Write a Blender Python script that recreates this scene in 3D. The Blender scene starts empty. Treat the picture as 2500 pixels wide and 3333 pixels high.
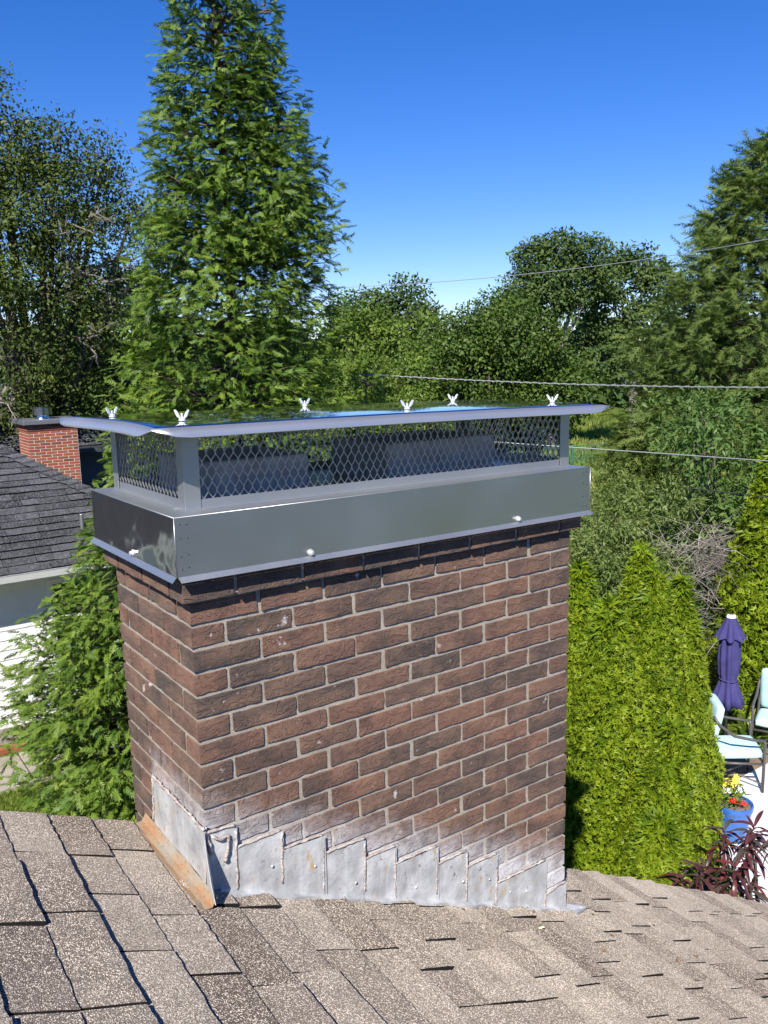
import bpy, bmesh, math, random
import numpy as np
from mathutils import Vector, Matrix, noise as mnoise

random.seed(7)
RNG = np.random.default_rng(11)
SC = bpy.context.scene
COL = SC.collection
rad = math.radians

# ------------------------------------------------------------------ camera
# origin: front left corner of the brick chimney, top of its second flush course; +X along the
# front face (down the roof slope), +Y away from the viewer, metres
cam = bpy.data.cameras.new("camera")
cam.sensor_fit = 'HORIZONTAL'
cam.sensor_width = 36.0
cam.lens = 40.04
cam.clip_start = 0.05
cam.clip_end = 3000
camo = bpy.data.objects.new("camera", cam)
COL.objects.link(camo)
CAMP = Vector((-0.80486, -2.02018, 0.6744))
YAW, PITCH, ROLL = 0.61343, 0.17976, -0.02314
_f = Vector((math.sin(YAW)*math.cos(PITCH), math.cos(YAW)*math.cos(PITCH), -math.sin(PITCH)))
_r = Vector((math.cos(YAW), -math.sin(YAW), 0))
_u = _r.cross(_f)
_r2 = math.cos(ROLL)*_r + math.sin(ROLL)*_u
_u2 = -math.sin(ROLL)*_r + math.cos(ROLL)*_u
M = Matrix(((_r2.x, _u2.x, -_f.x, CAMP.x), (_r2.y, _u2.y, -_f.y, CAMP.y), (_r2.z, _u2.z, -_f.z, CAMP.z), (0, 0, 0, 1)))
camo.matrix_world = M
SC.camera = camo

# ------------------------------------------------------------------ sky and sun
SUN_EL, SUN_AZ = 43.0, 229.0            # degrees; azimuth clockwise from +Y
w = bpy.data.worlds.new("World")
SC.world = w
w.use_nodes = True
wn, wl = w.node_tree.nodes, w.node_tree.links
sky = wn.new('ShaderNodeTexSky')
sky.sky_type = 'NISHITA'
sky.sun_disc = False
sky.sun_elevation = rad(SUN_EL)
sky.sun_rotation = rad(SUN_AZ)
sky.altitude = 200
sky.air_density = 1.0
sky.dust_density = 0.0
sky.ozone_density = 3.0
hs = wn.new('ShaderNodeHueSaturation')
hs.inputs['Saturation'].default_value = 1.36
hs.inputs['Hue'].default_value = 0.506
wl.new(sky.outputs[0], hs.inputs['Color'])
tn = wn.new('ShaderNodeMix'); tn.data_type = 'RGBA'; tn.blend_type = 'MULTIPLY'
tn.inputs[0].default_value = 1.0
tn.inputs[7].default_value = (0.82, 0.86, 1.16, 1)      # the camera's cool rendering of a clear sky, all over
wl.new(hs.outputs[0], tn.inputs[6])
wl.new(tn.outputs[2], wn['Background'].inputs[0])
wn['Background'].inputs[1].default_value = 0.078
sun = bpy.data.lights.new("sun", 'SUN')
sun.energy = 4.7
sun.angle = rad(0.53)
sun.color = (1.0, 0.95, 0.87)
suno = bpy.data.objects.new("sun", sun)
COL.objects.link(suno)
_sd = Vector((math.sin(rad(SUN_AZ))*math.cos(rad(SUN_EL)), math.cos(rad(SUN_AZ))*math.cos(rad(SUN_EL)), math.sin(rad(SUN_EL))))
suno.rotation_euler = _sd.to_track_quat('Z', 'Y').to_euler()
SC.view_settings.view_transform = 'Standard'
SC.view_settings.look = 'None'
SC.view_settings.exposure = 0.78
SC.view_settings.gamma = 1.0
SC.view_settings.use_curve_mapping = False
SC.cycles.max_bounces = 6
SC.cycles.transparent_max_bounces = 4

GZ = -4.4                                # ground level

# ------------------------------------------------------------------ helpers: tagging, meshes
def tag(o, label=None, cat=None, group=None, kind=None):
    if label: o['label'] = label
    if cat: o['category'] = cat
    if group: o['group'] = group
    if kind: o['kind'] = kind
    return o

def empty(name, loc=(0, 0, 0), label=None, cat=None, group=None, parent=None):
    o = bpy.data.objects.new(name, None)
    o.empty_display_size = 0.2
    o.location = loc
    COL.objects.link(o)
    if parent: o.parent = parent
    return tag(o, label, cat, group)

def link(name, me, parent=None, loc=None, rot=None):
    o = bpy.data.objects.new(name, me)
    COL.objects.link(o)
    if parent: o.parent = parent
    if loc is not None: o.location = loc
    if rot is not None: o.rotation_euler = rot
    return o

def mesh_np(name, V, F, mat=None, tint=None, smooth=False):
    V = np.asarray(V, np.float32); F = np.asarray(F, np.int32)
    me = bpy.data.meshes.new(name)
    n, k = F.shape
    me.vertices.add(len(V)); me.vertices.foreach_set('co', V.ravel())
    me.loops.add(n*k); me.loops.foreach_set('vertex_index', F.ravel())
    me.polygons.add(n)
    me.polygons.foreach_set('loop_start', np.arange(0, n*k, k, dtype=np.int32))
    me.polygons.foreach_set('loop_total', np.full(n, k, np.int32))
    if smooth: me.polygons.foreach_set('use_smooth', np.ones(n, bool))
    if tint is not None:
        a = me.attributes.new('tint', 'FLOAT', 'FACE')
        a.data.foreach_set('value', np.asarray(tint, np.float32))
    me.update(calc_edges=True)
    if mat: me.materials.append(mat)
    return me

class MB:
    """collects polygons for one mesh"""
    def __init__(self): self.v = []; self.f = []
    def add(self, vs, fs):
        b = len(self.v); self.v += [tuple(p) for p in vs]; self.f += [tuple(i+b for i in f) for f in fs]
    def quad(self, a, b, c, d): self.add([a, b, c, d], [(0, 1, 2, 3)])
    def box(self, x0, x1, y0, y1, z0, z1):
        self.add([(x0,y0,z0),(x1,y0,z0),(x1,y1,z0),(x0,y1,z0),(x0,y0,z1),(x1,y0,z1),(x1,y1,z1),(x0,y1,z1)],
                 [(3,2,1,0),(4,5,6,7),(0,1,5,4),(1,2,6,5),(2,3,7,6),(3,0,4,7)])
    def tube(self, pts, rs, n=6, cap=True):
        pts = [Vector(p) for p in pts]
        if not hasattr(rs, '__len__'): rs = [rs]*len(pts)
        rings = []
        ref = Vector((0.31, 0.2, 0.93))
        for i, p in enumerate(pts):
            d = (pts[min(i+1, len(pts)-1)] - pts[max(i-1, 0)]).normalized()
            a = d.cross(ref)
            if a.length < 0.05: a = d.cross(Vector((1, 0, 0)))
            a.normalize(); b = d.cross(a)
            rings.append([p + (a*math.cos(2*math.pi*j/n) + b*math.sin(2*math.pi*j/n))*rs[i] for j in range(n)])
        vs = [q for r in rings for q in r]
        fs = []
        for i in range(len(rings)-1):
            for j in range(n):
                k = (j+1) % n
                fs.append((i*n+j, i*n+k, (i+1)*n+k, (i+1)*n+j))
        if cap:
            fs.append(tuple(range(n-1, -1, -1))); fs.append(tuple((len(rings)-1)*n+j for j in range(n)))
        self.add(vs, fs)
    def lathe(self, prof, n=24, c=(0, 0, 0)):
        vs = []; fs = []
        for (r, z) in prof:
            for j in range(n):
                a = 2*math.pi*j/n
                vs.append((c[0]+r*math.cos(a), c[1]+r*math.sin(a), c[2]+z))
        for i in range(len(prof)-1):
            for j in range(n):
                k = (j+1) % n
                fs.append((i*n+j, i*n+k, (i+1)*n+k, (i+1)*n+j))
        self.add(vs, fs)
    def mesh(self, name, mat, smooth=False, bevel=0.0):
        me = bpy.data.meshes.new(name)
        me.from_pydata(self.v, [], self.f)
        if bevel > 0:
            bm = bmesh.new(); bm.from_mesh(me)
            bmesh.ops.bevel(bm, geom=[e for e in bm.edges if len(e.link_faces) == 2 and e.calc_face_angle(0) > 0.6], offset=bevel, segments=2, affect='EDGES', profile=0.5)
            bm.to_mesh(me); bm.free()
        if smooth:
            me.polygons.foreach_set('use_smooth', np.ones(len(me.polygons), bool))
        me.update()
        if mat: me.materials.append(mat)
        return me
    def obj(self, name, mat, parent=None, smooth=False, bevel=0.0):
        return link(name, self.mesh(name, mat, smooth, bevel), parent)

# ------------------------------------------------------------------ helpers: materials
class N:
    def __init__(self, name):
        self.m = bpy.data.materials.new(name); self.m.use_nodes = True
        self.t = self.m.node_tree; self.n = self.t.nodes; self.l = self.t.links
        self.b = self.n['Principled BSDF']; self.out = self.n['Material Output']
        self._c = {}
    def coord(self, which='Object'):
        if which == 'World':
            if 'g' not in self._c: self._c['g'] = self.n.new('ShaderNodeNewGeometry')
            return self._c['g'].outputs['Position']
        if 't' not in self._c: self._c['t'] = self.n.new('ShaderNodeTexCoord')
        return self._c['t'].outputs[which]
    def rnd(self):
        if 'r' not in self._c: self._c['r'] = self.n.new('ShaderNodeObjectInfo')
        return self._c['r'].outputs['Random']
    def attr(self, name='tint'):
        a = self.n.new('ShaderNodeAttribute'); a.attribute_name = name; return a.outputs['Fac']
    def math(self, op, a, b=None, clamp=False):
        x = self.n.new('ShaderNodeMath'); x.operation = op; x.use_clamp = clamp
        for i, v in enumerate((a, b)):
            if v is None: continue
            if isinstance(v, (int, float)): x.inputs[i].default_value = v
            else: self.l.new(v, x.inputs[i])
        return x.outputs[0]
    def mapping(self, vec, scale=(1, 1, 1), rot=(0, 0, 0), loc=None):
        x = self.n.new('ShaderNodeMapping'); x.inputs['Scale'].default_value = scale; x.inputs['Rotation'].default_value = rot
        self.l.new(vec, x.inputs['Vector'])
        if loc is not None:
            if isinstance(loc, tuple): x.inputs['Location'].default_value = loc
            else: self.l.new(loc, x.inputs['Location'])
        return x.outputs[0]
    def rand_offset(self, vec, k=37.0):
        c = self.n.new('ShaderNodeCombineXYZ'); r = self.rnd()
        a = self.math('MULTIPLY', r, k); b = self.math('MULTIPLY', r, k*1.7)
        self.l.new(a, c.inputs[0]); self.l.new(b, c.inputs[1]); self.l.new(a, c.inputs[2])
        x = self.n.new('ShaderNodeVectorMath'); x.operation = 'ADD'
        self.l.new(vec, x.inputs[0]); self.l.new(c.outputs[0], x.inputs[1]); return x.outputs[0]
    def noise(self, vec, scale, detail=3.0, rough=0.55, dist=0.0):
        x = self.n.new('ShaderNodeTexNoise'); x.inputs['Scale'].default_value = scale
        x.inputs['Detail'].default_value = detail; x.inputs['Roughness'].default_value = rough; x.inputs['Distortion'].default_value = dist
        self.l.new(vec, x.inputs['Vector']); return x.outputs['Fac']
    def voro(self, vec, scale, feature='F1', out='Distance'):
        x = self.n.new('ShaderNodeTexVoronoi'); x.feature = feature; x.inputs['Scale'].default_value = scale
        self.l.new(vec, x.inputs['Vector']); return x.outputs[out]
    def wave(self, vec, scale, dist=4.0, detail=2.0):
        x = self.n.new('ShaderNodeTexWave'); x.inputs['Scale'].default_value = scale
        x.inputs['Distortion'].default_value = dist; x.inputs['Detail'].default_value = detail
        self.l.new(vec, x.inputs['Vector']); return x.outputs['Fac']
    def ramp(self, f, stops, interp='LINEAR'):
        x = self.n.new('ShaderNodeValToRGB'); r = x.color_ramp; r.interpolation = interp
        while len(r.elements) < len(stops): r.elements.new(0.5)
        for e, (p, c) in zip(r.elements, stops):
            e.position = p; e.color = (c, c, c, 1) if isinstance(c, (int, float)) else (*c, 1)
        self.l.new(f, x.inputs[0]); return x.outputs[0]
    def mix(self, f, a, b, blend='MIX'):
        x = self.n.new('ShaderNodeMix'); x.data_type = 'RGBA'; x.blend_type = blend
        for i, v in ((0, f), (6, a), (7, b)):
            if isinstance(v, (int, float)): x.inputs[i].default_value = v
            elif isinstance(v, tuple): x.inputs[i].default_value = (*v, 1)
            else: self.l.new(v, x.inputs[i])
        return x.outputs[2]
    def bump(self, h, strength=0.5, dist=0.01, prev=None):
        x = self.n.new('ShaderNodeBump'); x.inputs['Strength'].default_value = strength; x.inputs['Distance'].default_value = dist
        self.l.new(h, x.inputs['Height'])
        if prev is not None: self.l.new(prev, x.inputs['Normal'])
        return x.outputs[0]
    def set(self, **k):
        names = dict(color='Base Color', rough='Roughness', metal='Metallic', spec='Specular IOR Level', normal='Normal', diff='Diffuse Roughness', trans='Transmission Weight')
        for a, v in k.items():
            s = self.b.inputs[names[a]]
            if isinstance(v, (int, float)): s.default_value = v
            elif isinstance(v, tuple): s.default_value = (*v, 1)
            else: self.l.new(v, s)
        return self
    def sep(self, vec):
        x = self.n.new('ShaderNodeSeparateXYZ'); self.l.new(vec, x.inputs[0]); return x.outputs

def flat(name, color, rough=0.6, metal=0.0, spec=0.4, var=0.0, scale=8.0):
    k = N(name)
    if var > 0:
        nz = k.noise(k.coord(), scale, 4)
        c0 = tuple(max(0, c*(1-var)) for c in color); c1 = tuple(min(1, c*(1+var)) for c in color)
        k.set(color=k.ramp(nz, [(0.3, c0), (0.7, c1)]))
        k.set(normal=k.bump(nz, 0.15, 0.01))
    else: k.set(color=color)
    k.set(rough=rough, metal=metal, spec=spec)
    return k.m

def leaf_mat(name, stops, trans=0.3, rough=0.45, spec=0.35):
    k = N(name); rough = max(rough, 0.5); spec = min(spec, 0.25)
    c = k.ramp(k.attr(), stops)
    k.set(color=c, rough=rough, spec=spec)
    tr = k.n.new('ShaderNodeBsdfTranslucent')
    k.l.new(k.mix(1.0, c, (1.0, 1.15, 0.5), 'MULTIPLY'), tr.inputs[0])
    mx = k.n.new('ShaderNodeMixShader'); mx.inputs[0].default_value = trans
    k.l.new(k.b.outputs[0], mx.inputs[1]); k.l.new(tr.outputs[0], mx.inputs[2])
    k.l.new(mx.outputs[0], k.out.inputs[0])
    return k.m

def paint_mask(k):
    """white paint sprayed on the wall along the stepped flashing: world height above the roof slope"""
    s = k.sep(k.coord('World'))
    h = k.math('ADD', s[2], k.math('MULTIPLY', s[0], 0.4635))       # z + .4635 x
    nz = k.noise(k.coord('World'), 17.0, 5, 0.75)
    h2 = k.math('ADD', h, k.math('MULTIPLY', k.math('SUBTRACT', nz, 0.5), 0.22))
    yy = k.ramp(k.math('ADD', s[1], k.math('MULTIPLY', k.math('SUBTRACT', nz, 0.5), 0.12)), [(0.36, 1.0), (0.41, 0.0)])
    return k.math('MULTIPLY', yy, k.ramp(k.math('ADD', k.math('MULTIPLY', h2, 4.0), 2.55),
                  [(0.12, 0.85), (0.42, 0.30), (0.75, 0.0)]))

# ---- brick
def brick_mat():
    k = N("fired_brick")
    v = k.rand_offset(k.coord())
    big = k.noise(k.mapping(v, (7, 7, 16)), 1.0, 4, 0.6)
    fine = k.noise(v, 160, 3, 0.6)
    r = k.rnd()
    base = k.ramp(r, [(0.0, (0.072, 0.055, 0.048)), (0.22, (0.100, 0.070, 0.058)), (0.42, (0.140, 0.080, 0.060)), (0.62, (0.158, 0.086, 0.062)),
                      (0.8, (0.112, 0.072, 0.058)), (1.0, (0.180, 0.090, 0.063))])
    c = k.mix(k.ramp(big, [(0.40, 0.0), (0.70, 0.6)]), base, (0.255, 0.150, 0.095))
    c = k.mix(k.ramp(k.noise(k.mapping(v, (9, 9, 9)), 1.0, 3), [(0.30, 0.7), (0.52, 0.0)]), c, (0.056, 0.044, 0.039))
    c = k.mix(k.ramp(fine, [(0.3, 0.35), (0.5, 0.0)]), c, (0.036, 0.028, 0.025))
    c = k.mix(k.ramp(k.noise(v, 75, 2, 0.5), [(0.66, 0.0), (0.75, 0.6)]), c, (0.26, 0.165, 0.115))
    # lime blooms: a few bricks only
    lime = k.math('MULTIPLY', k.ramp(k.noise(v, 24, 4, 0.6), [(0.66, 0.0), (0.71, 1.0)]), k.ramp(k.noise(v, 3.0, 1), [(0.5, 0.0), (0.58, 1.0)]))
    c = k.mix(k.math('MULTIPLY', lime, 0.75), c, (0.55, 0.50, 0.48))
    c = k.mix(paint_mask(k), c, (0.56, 0.55, 0.56))
    rid = k.noise(k.mapping(v, (16, 16, 30), (0, 0.5, 0)), 1.0, 3, 0.55, 1.6)
    ridge = k.math('ABSOLUTE', k.math('SUBTRACT', rid, 0.5))
    n1 = k.bump(k.ramp(ridge, [(0.0, 0.0), (0.045, 1.0)]), 0.7, 0.0022)
    n2 = k.bump(rid, 0.8, 0.006, n1)
    n3 = k.bump(fine, 0.5, 0.0014, n2)
    k.set(color=c, rough=0.78, spec=0.35, normal=n3, diff=0.3)
    return k.m

def mortar_mat():
    k = N("mortar")
    v = k.coord('World')
    c = k.ramp(k.noise(v, 14, 4), [(0.3, (0.31, 0.275, 0.22)), (0.7, (0.45, 0.405, 0.34))])
    c = k.mix(k.ramp(k.noise(v, 300, 2), [(0.35, 0.5), (0.6, 0.0)]), c, (0.17, 0.145, 0.11))
    c = k.mix(paint_mask(k), c, (0.58, 0.56, 0.54))
    k.set(color=c, rough=0.95, spec=0.1, normal=k.bump(k.noise(v, 220, 3), 0.8, 0.002))
    return k.m

def granule_mat(name, dark, mid, light, k_by_random=True, speck=420):
    k = N(name)
    v = k.rand_offset(k.coord(), 11.0)
    r = k.rnd()
    base = k.ramp(r, [(0.0, dark), (0.3, mid), (0.62, light), (1.0, mid)])
    sp = k.voro(v, speck, 'F1', 'Color')
    s = k.sep(sp)
    c = k.mix(k.ramp(s[0], [(0.0, 0.0), (0.45, 0.0), (0.5, 0.55), (1.0, 0.55)]), base, tuple(x*0.42 for x in dark))
    c = k.mix(k.ramp(s[1], [(0.0, 0.0), (0.78, 0.0), (0.82, 0.8), (1.0, 0.8)]), c, tuple(min(0.72, x*2.3) for x in light))
    c = k.mix(k.ramp(k.noise(v, 9, 4, 0.6), [(0.3, 0.35), (0.55, 0.0)]), c, tuple(x*0.6 for x in mid))
    c = k.mix(k.ramp(k.noise(k.coord('World'), 1.7, 4, 0.6), [(0.45, 0.0), (0.8, 0.35)]), c, tuple(min(0.6, x*1.3) for x in light))
    h = k.voro(v, speck*0.9)
    k.set(color=c, rough=0.95, spec=0.15, diff=1.0, normal=k.bump(h, 0.9, 0.0022))
    return k.m

def steel_mat(name, color, rough, wav=0.0, wavscale=4.0, metal=1.0):
    k = N(name)
    v = k.coord()
    k.set(color=color, metal=metal)
    sm = k.noise(k.mapping(v, (3, 3, 3)), 1.0, 4, 0.6)
    k.set(rough=k.ramp(sm, [(0.25, max(0.02, rough*0.8)), (0.75, rough*1.2)]))
    nrm = None
    if wav > 0: nrm = k.bump(k.noise(v, wavscale, 2, 0.4), wav, 0.02)
    if nrm is not None: k.set(normal=nrm)
    return k.m

def zinc_mat():
    k = N("weathered_zinc")
    v = k.coord('World')
    c = k.ramp(k.noise(v, 11, 4, 0.6), [(0.3, (0.30, 0.30, 0.298)), (0.5, (0.42, 0.42, 0.415)), (0.72, (0.60, 0.60, 0.59))])
    # vertical streaks
    c = k.mix(k.ramp(k.noise(k.mapping(v, (40, 40, 5)), 1.0, 3), [(0.5, 0.0), (0.75, 0.35)]), c, (0.66, 0.67, 0.67))
    # rust runs
    ru = k.math('MULTIPLY', k.ramp(k.noise(k.mapping(v, (26, 26, 11)), 1.0, 4, 0.6), [(0.60, 0.0), (0.70, 1.0)]), k.ramp(k.noise(v, 5.0, 1), [(0.40, 0.0), (0.50, 1.0)]))
    c = k.mix(k.math('MULTIPLY', ru, 0.9), c, (0.44, 0.27, 0.08))
    # flaked paint
    fl = k.math('MULTIPLY', k.ramp(k.noise(k.mapping(v, (75, 75, 52)), 1.0, 4, 0.7), [(0.60, 0.0), (0.625, 1.0)]), k.ramp(k.noise(v, 8.0, 2), [(0.5, 0.0), (0.62, 1.0)]))
    c = k.mix(k.math('MULTIPLY', fl, 0.8), c, (0.17, 0.10, 0.095))
    k.set(color=c, rough=0.5, metal=0.0, spec=0.4, normal=k.bump(k.noise(v, 22, 3), 0.5, 0.008))
    return k.m

def rusty_mat():
    k = N("rusty_zinc")
    v = k.coord('World')
    c = k.ramp(k.noise(k.mapping(v, (30, 7, 7)), 1.0, 4, 0.6), [(0.35, (0.30, 0.275, 0.23)), (0.55, (0.33, 0.22, 0.13)), (0.70, (0.36, 0.165, 0.075))])
    c = k.mix(k.ramp(k.noise(v, 120, 3, 0.7), [(0.6, 0.0), (0.66, 0.9)]), c, (0.13, 0.10, 0.08))
    k.set(color=c, rough=0.8, spec=0.2, normal=k.bump(k.noise(v, 60, 3), 0.5, 0.004))
    return k.m

def sealant_mat():
    k = N("old_sealant")
    v = k.coord('World')
    c = k.ramp(k.noise(v, 30, 4, 0.65), [(0.3, (0.26, 0.19, 0.165)), (0.52, (0.42, 0.37, 0.335)), (0.72, (0.56, 0.54, 0.51))])
    k.set(color=c, rough=0.8, spec=0.25, normal=k.bump(k.noise(k.mapping(v, (40, 40, 110)), 1.0, 3), 0.9, 0.008))
    return k.m

MAT = {}
MAT['brick'] = brick_mat()
MAT['mortar'] = mortar_mat()
MAT['shingle'] = granule_mat("shingle_granules", (0.118, 0.090, 0.072), (0.190, 0.155, 0.126), (0.320, 0.275, 0.226))
MAT['cut_edge'] = flat("asphalt_cut_edge", (0.018, 0.016, 0.015), 0.9, spec=0.1)
MAT['slate'] = granule_mat("charcoal_granules", (0.020, 0.021, 0.024), (0.040, 0.041, 0.046), (0.092, 0.094, 0.102), speck=140)
MAT['shroud'] = steel_mat("brushed_steel", (0.57, 0.575, 0.575), 0.38, 0.04, 2.0)
MAT['shroud_side'] = steel_mat("polished_steel_side", (0.46, 0.475, 0.47), 0.13, 0.55, 7.0)
MAT['lid'] = steel_mat("mirror_steel", (0.66, 0.68, 0.70), 0.055, 0.10, 3.5)
MAT['hem'] = steel_mat("lid_hem_steel", (0.55, 0.55, 0.56), 0.34, 0.05, 4.0, 0.72)
MAT['galv'] = steel_mat("galvanised_steel", (0.44, 0.45, 0.45), 0.40, 0.05, 12.0, 0.80)
MAT['bright'] = steel_mat("bright_fastener", (0.80, 0.79, 0.77), 0.3, metal=0.55)
MAT['rivet'] = flat("rivet_grey", (0.07, 0.075, 0.08), 0.6, 0.5)
MAT['zinc'] = zinc_mat()
MAT['rust'] = rusty_mat()
MAT['sealant'] = sealant_mat()
MAT['clay'] = flat("flue_clay", (0.34, 0.33, 0.33), 0.85, var=0.2, scale=20)
MAT['black'] = flat("flat_black", (0.012, 0.012, 0.012), 0.95, spec=0.05)
MAT['white_paint'] = flat("white_paint", (0.80, 0.80, 0.79), 0.45, var=0.03)
MAT['wood'] = flat("weathered_wood", (0.42, 0.38, 0.31), 0.8, var=0.25, scale=25)
MAT['bark'] = flat("bark", (0.095, 0.075, 0.058), 0.9, var=0.4, scale=12)
MAT['deadwood'] = flat("dead_wood", (0.26, 0.225, 0.195), 0.9, var=0.3, scale=6)
MAT['twig'] = flat("tan_twig", (0.30, 0.20, 0.11), 0.8, var=0.2)

# ------------------------------------------------------------------ ground, lawn, paths
def ground_mat():
    k = N("grass_ground")
    v = k.coord('World')
    c = k.ramp(k.noise(v, 0.35, 5, 0.6), [(0.3, (0.10, 0.145, 0.026)), (0.55, (0.16, 0.21, 0.042)), (0.75, (0.22, 0.245, 0.075))])
    c = k.mix(k.ramp(k.noise(v, 9, 4, 0.7), [(0.35, 0.6), (0.6, 0.0)]), c, (0.045, 0.075, 0.014))
    k.set(color=c, rough=0.95, spec=0.1, normal=k.bump(k.noise(v, 5, 4, 0.7), 0.8, 0.15))
    return k.m
MAT['ground'] = ground_mat()
g = MB(); R0 = 900
g.quad((-R0, -R0, GZ), (R0, -R0, GZ), (R0, R0, GZ), (-R0, R0, GZ))
tag(g.obj('ground', MAT['ground']), kind='structure')

def concrete_mat(name, c0, c1, sc=3.0):
    k = N(name); v = k.coord('World')
    c = k.ramp(k.noise(v, sc, 5, 0.65), [(0.3, c0), (0.7, c1)])
    c = k.mix(k.ramp(k.noise(v, 60, 3), [(0.35, 0.3), (0.55, 0.0)]), c, tuple(x*0.6 for x in c0))
    k.set(color=c, rough=0.9, spec=0.2, normal=k.bump(k.noise(v, 80, 3), 0.4, 0.004)); return k.m
MAT['walk'] = concrete_mat("walk_concrete", (0.25, 0.22, 0.175), (0.40, 0.36, 0.30), 1.6)
MAT['patio'] = concrete_mat("patio_concrete", (0.62, 0.61, 0.60), (0.78, 0.77, 0.76), 2.0)
MAT['mulch'] = concrete_mat("mulch", (0.15, 0.10, 0.065), (0.30, 0.215, 0.15), 8.0)

b = MB(); b.quad((-60, -44, GZ+0.004), (80, -44, GZ+0.004), (80, -15, GZ+0.004), (-60, -15, GZ+0.004))
tag(b.obj('reflected_asphalt', concrete_mat("added_asphalt", (0.10, 0.10, 0.10), (0.16, 0.16, 0.155), 0.8)), kind='structure')  # unseen grey asphalt, added for the steel skirt to reflect
# neighbour's walk, slabs with open joints
t = empty('walk', (0, 0, 0)); tag(t, kind='structure')
xs = [-4.5, -3.0, -1.6, -0.2, 1.25, 2.7, 4.2, 5.7]
for i in range(len(xs)-1):
    b = MB(); b.box(xs[i]+0.008, xs[i+1]-0.008, 8.46, 9.42, GZ-0.05, GZ+0.045)
    b.obj('slab', MAT['walk'], t, bevel=0.008)
# patio
t = empty('patio', (0, 0, 0)); tag(t, kind='structure')
px = [(5.2, 0.2), (7.0, 0.2), (9.0, 0.2), (11.2, 0.2)]
for i in range(3):
    for j, (y0, y1) in enumerate(((-1.5, 0.1), (0.1, 1.75), (1.75, 3.32))):
        b = MB(); b.box(px[i][0]+0.006, px[i+1][0]-0.006, y0+0.006, y1-0.006, GZ-0.05, GZ+0.03)
        b.obj('slab', MAT['patio'], t, bevel=0.006)
b = MB(); b.quad((6.2, 3.3, GZ+0.008), (13.5, 3.3, GZ+0.008), (13.5, 6.4, GZ+0.008), (6.2, 6.4, GZ+0.008))
tag(b.obj('mulch_bed', MAT['mulch']), kind='structure')

# ------------------------------------------------------------------ our roof
KS = 0.4635                                   # slope (fall per metre of +X)
HY = math.hypot(1, KS)
def roofz(x, y=0.0):
    d = max(0.0, x-0.8)
    return -0.755 - KS*x - 0.012*d*d
def rake_y(x):
    if x < 0.4: return 0.405 + 0.03*min(0.45, max(-0.05, x+0.45))
    return 0.42 - 0.035*max(0, x-1.2)**1.35
EAVE_X, RIDGE_X = 3.45, -2.6

house = empty('house', (0, 0.0, GZ), "house under the camera with a brown shingled gable roof around the brick chimney", "house")
def hobj(mb, name, mat, parent=house, **k):
    mb.v = [(x, y, z-GZ) for (x, y, z) in mb.v]
    return mb.obj(name, mat, parent, **k)
# roof deck under the shingles: strips that follow the slight bow of the slope
mb = MB()
nx = 24
for i in range(nx):
    x0 = RIDGE_X + (EAVE_X-RIDGE_X)*i/nx; x1 = RIDGE_X + (EAVE_X-RIDGE_X)*(i+1)/nx
    z0, z1 = roofz(x0)-0.009, roofz(x1)-0.009
    y0, y1 = rake_y(x0)-0.015, rake_y(x1)-0.015
    mb.quad((x0, -6.5, z0), (x1, -6.5, z1), (x1, y1, z1), (x0, y0, z0))
    mb.quad((x0, y0, z0-0.02), (x1, y1, z1-0.02), (x1, -6.5, z1-0.02), (x0, -6.5, z0-0.02))
    mb.quad((x0, y0, z0), (x1, y1, z1), (x1, y1, z1-0.02), (x0, y0, z0-0.02))
roof = hobj(mb, 'roof', flat("roof_felt", (0.05, 0.043, 0.038), 0.95, var=0.2, scale=30))
# far slope beyond the ridge
mb = MB(); zr = roofz(RIDGE_X)
mb.quad((RIDGE_X, -6.5, zr), (RIDGE_X, 0.40, zr), (RIDGE_X-5.5, 0.40, zr-2.5), (RIDGE_X-5.5, -6.5, zr-2.5))
hobj(mb, 'rear_slope', MAT['shingle'])
# rake boards and gable wall
mb = MB()
for i in range(nx):
    x0 = RIDGE_X + (EAVE_X-RIDGE_X)*i/nx; x1 = RIDGE_X + (EAVE_X-RIDGE_X)*(i+1)/nx
    y0, y1 = rake_y(x0)-0.035, rake_y(x1)-0.035
    z0, z1 = roofz(x0)-0.026, roofz(x1)-0.026
    if x1 < -0.05 or x0 > 1.45:
        mb.add([(x0, y0, z0), (x1, y1, z1), (x1, y1, z1-0.14), (x0, y0, z0-0.14), (x0, y0-0.02, z0), (x1, y1-0.02, z1), (x1, y1-0.02, z1-0.14), (x0, y0-0.02, z0-0.14)],
               [(0, 1, 2, 3), (7, 6, 5, 4), (4, 5, 1, 0), (3, 2, 6, 7)])
hobj(mb, 'rake_board', MAT['white_paint'])
mb = MB()
mb.add([(-6.5, -0.2, GZ-0.1), (3.0, -0.2, GZ-0.1), (3.0, -0.2, roofz(3.0)-0.05), (RIDGE_X, -0.2, zr-0.05), (-6.5, -0.2, zr-0.05-3.9*0.4545),
        (-6.5, -6.2, GZ-0.1), (3.0, -6.2, GZ-0.1), (3.0, -6.2, roofz(3.0)-0.05), (RIDGE_X, -6.2, zr-0.05), (-6.5, -6.2, zr-0.05-3.9*0.4545)],
       [(4, 3, 2, 1, 0), (5, 6, 7, 8, 9), (1, 2, 7, 6), (0, 5, 9, 4)])
hobj(mb, 'wall', flat("house_wall_brick", (0.20, 0.12, 0.09), 0.9, var=0.3, scale=10))

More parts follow.
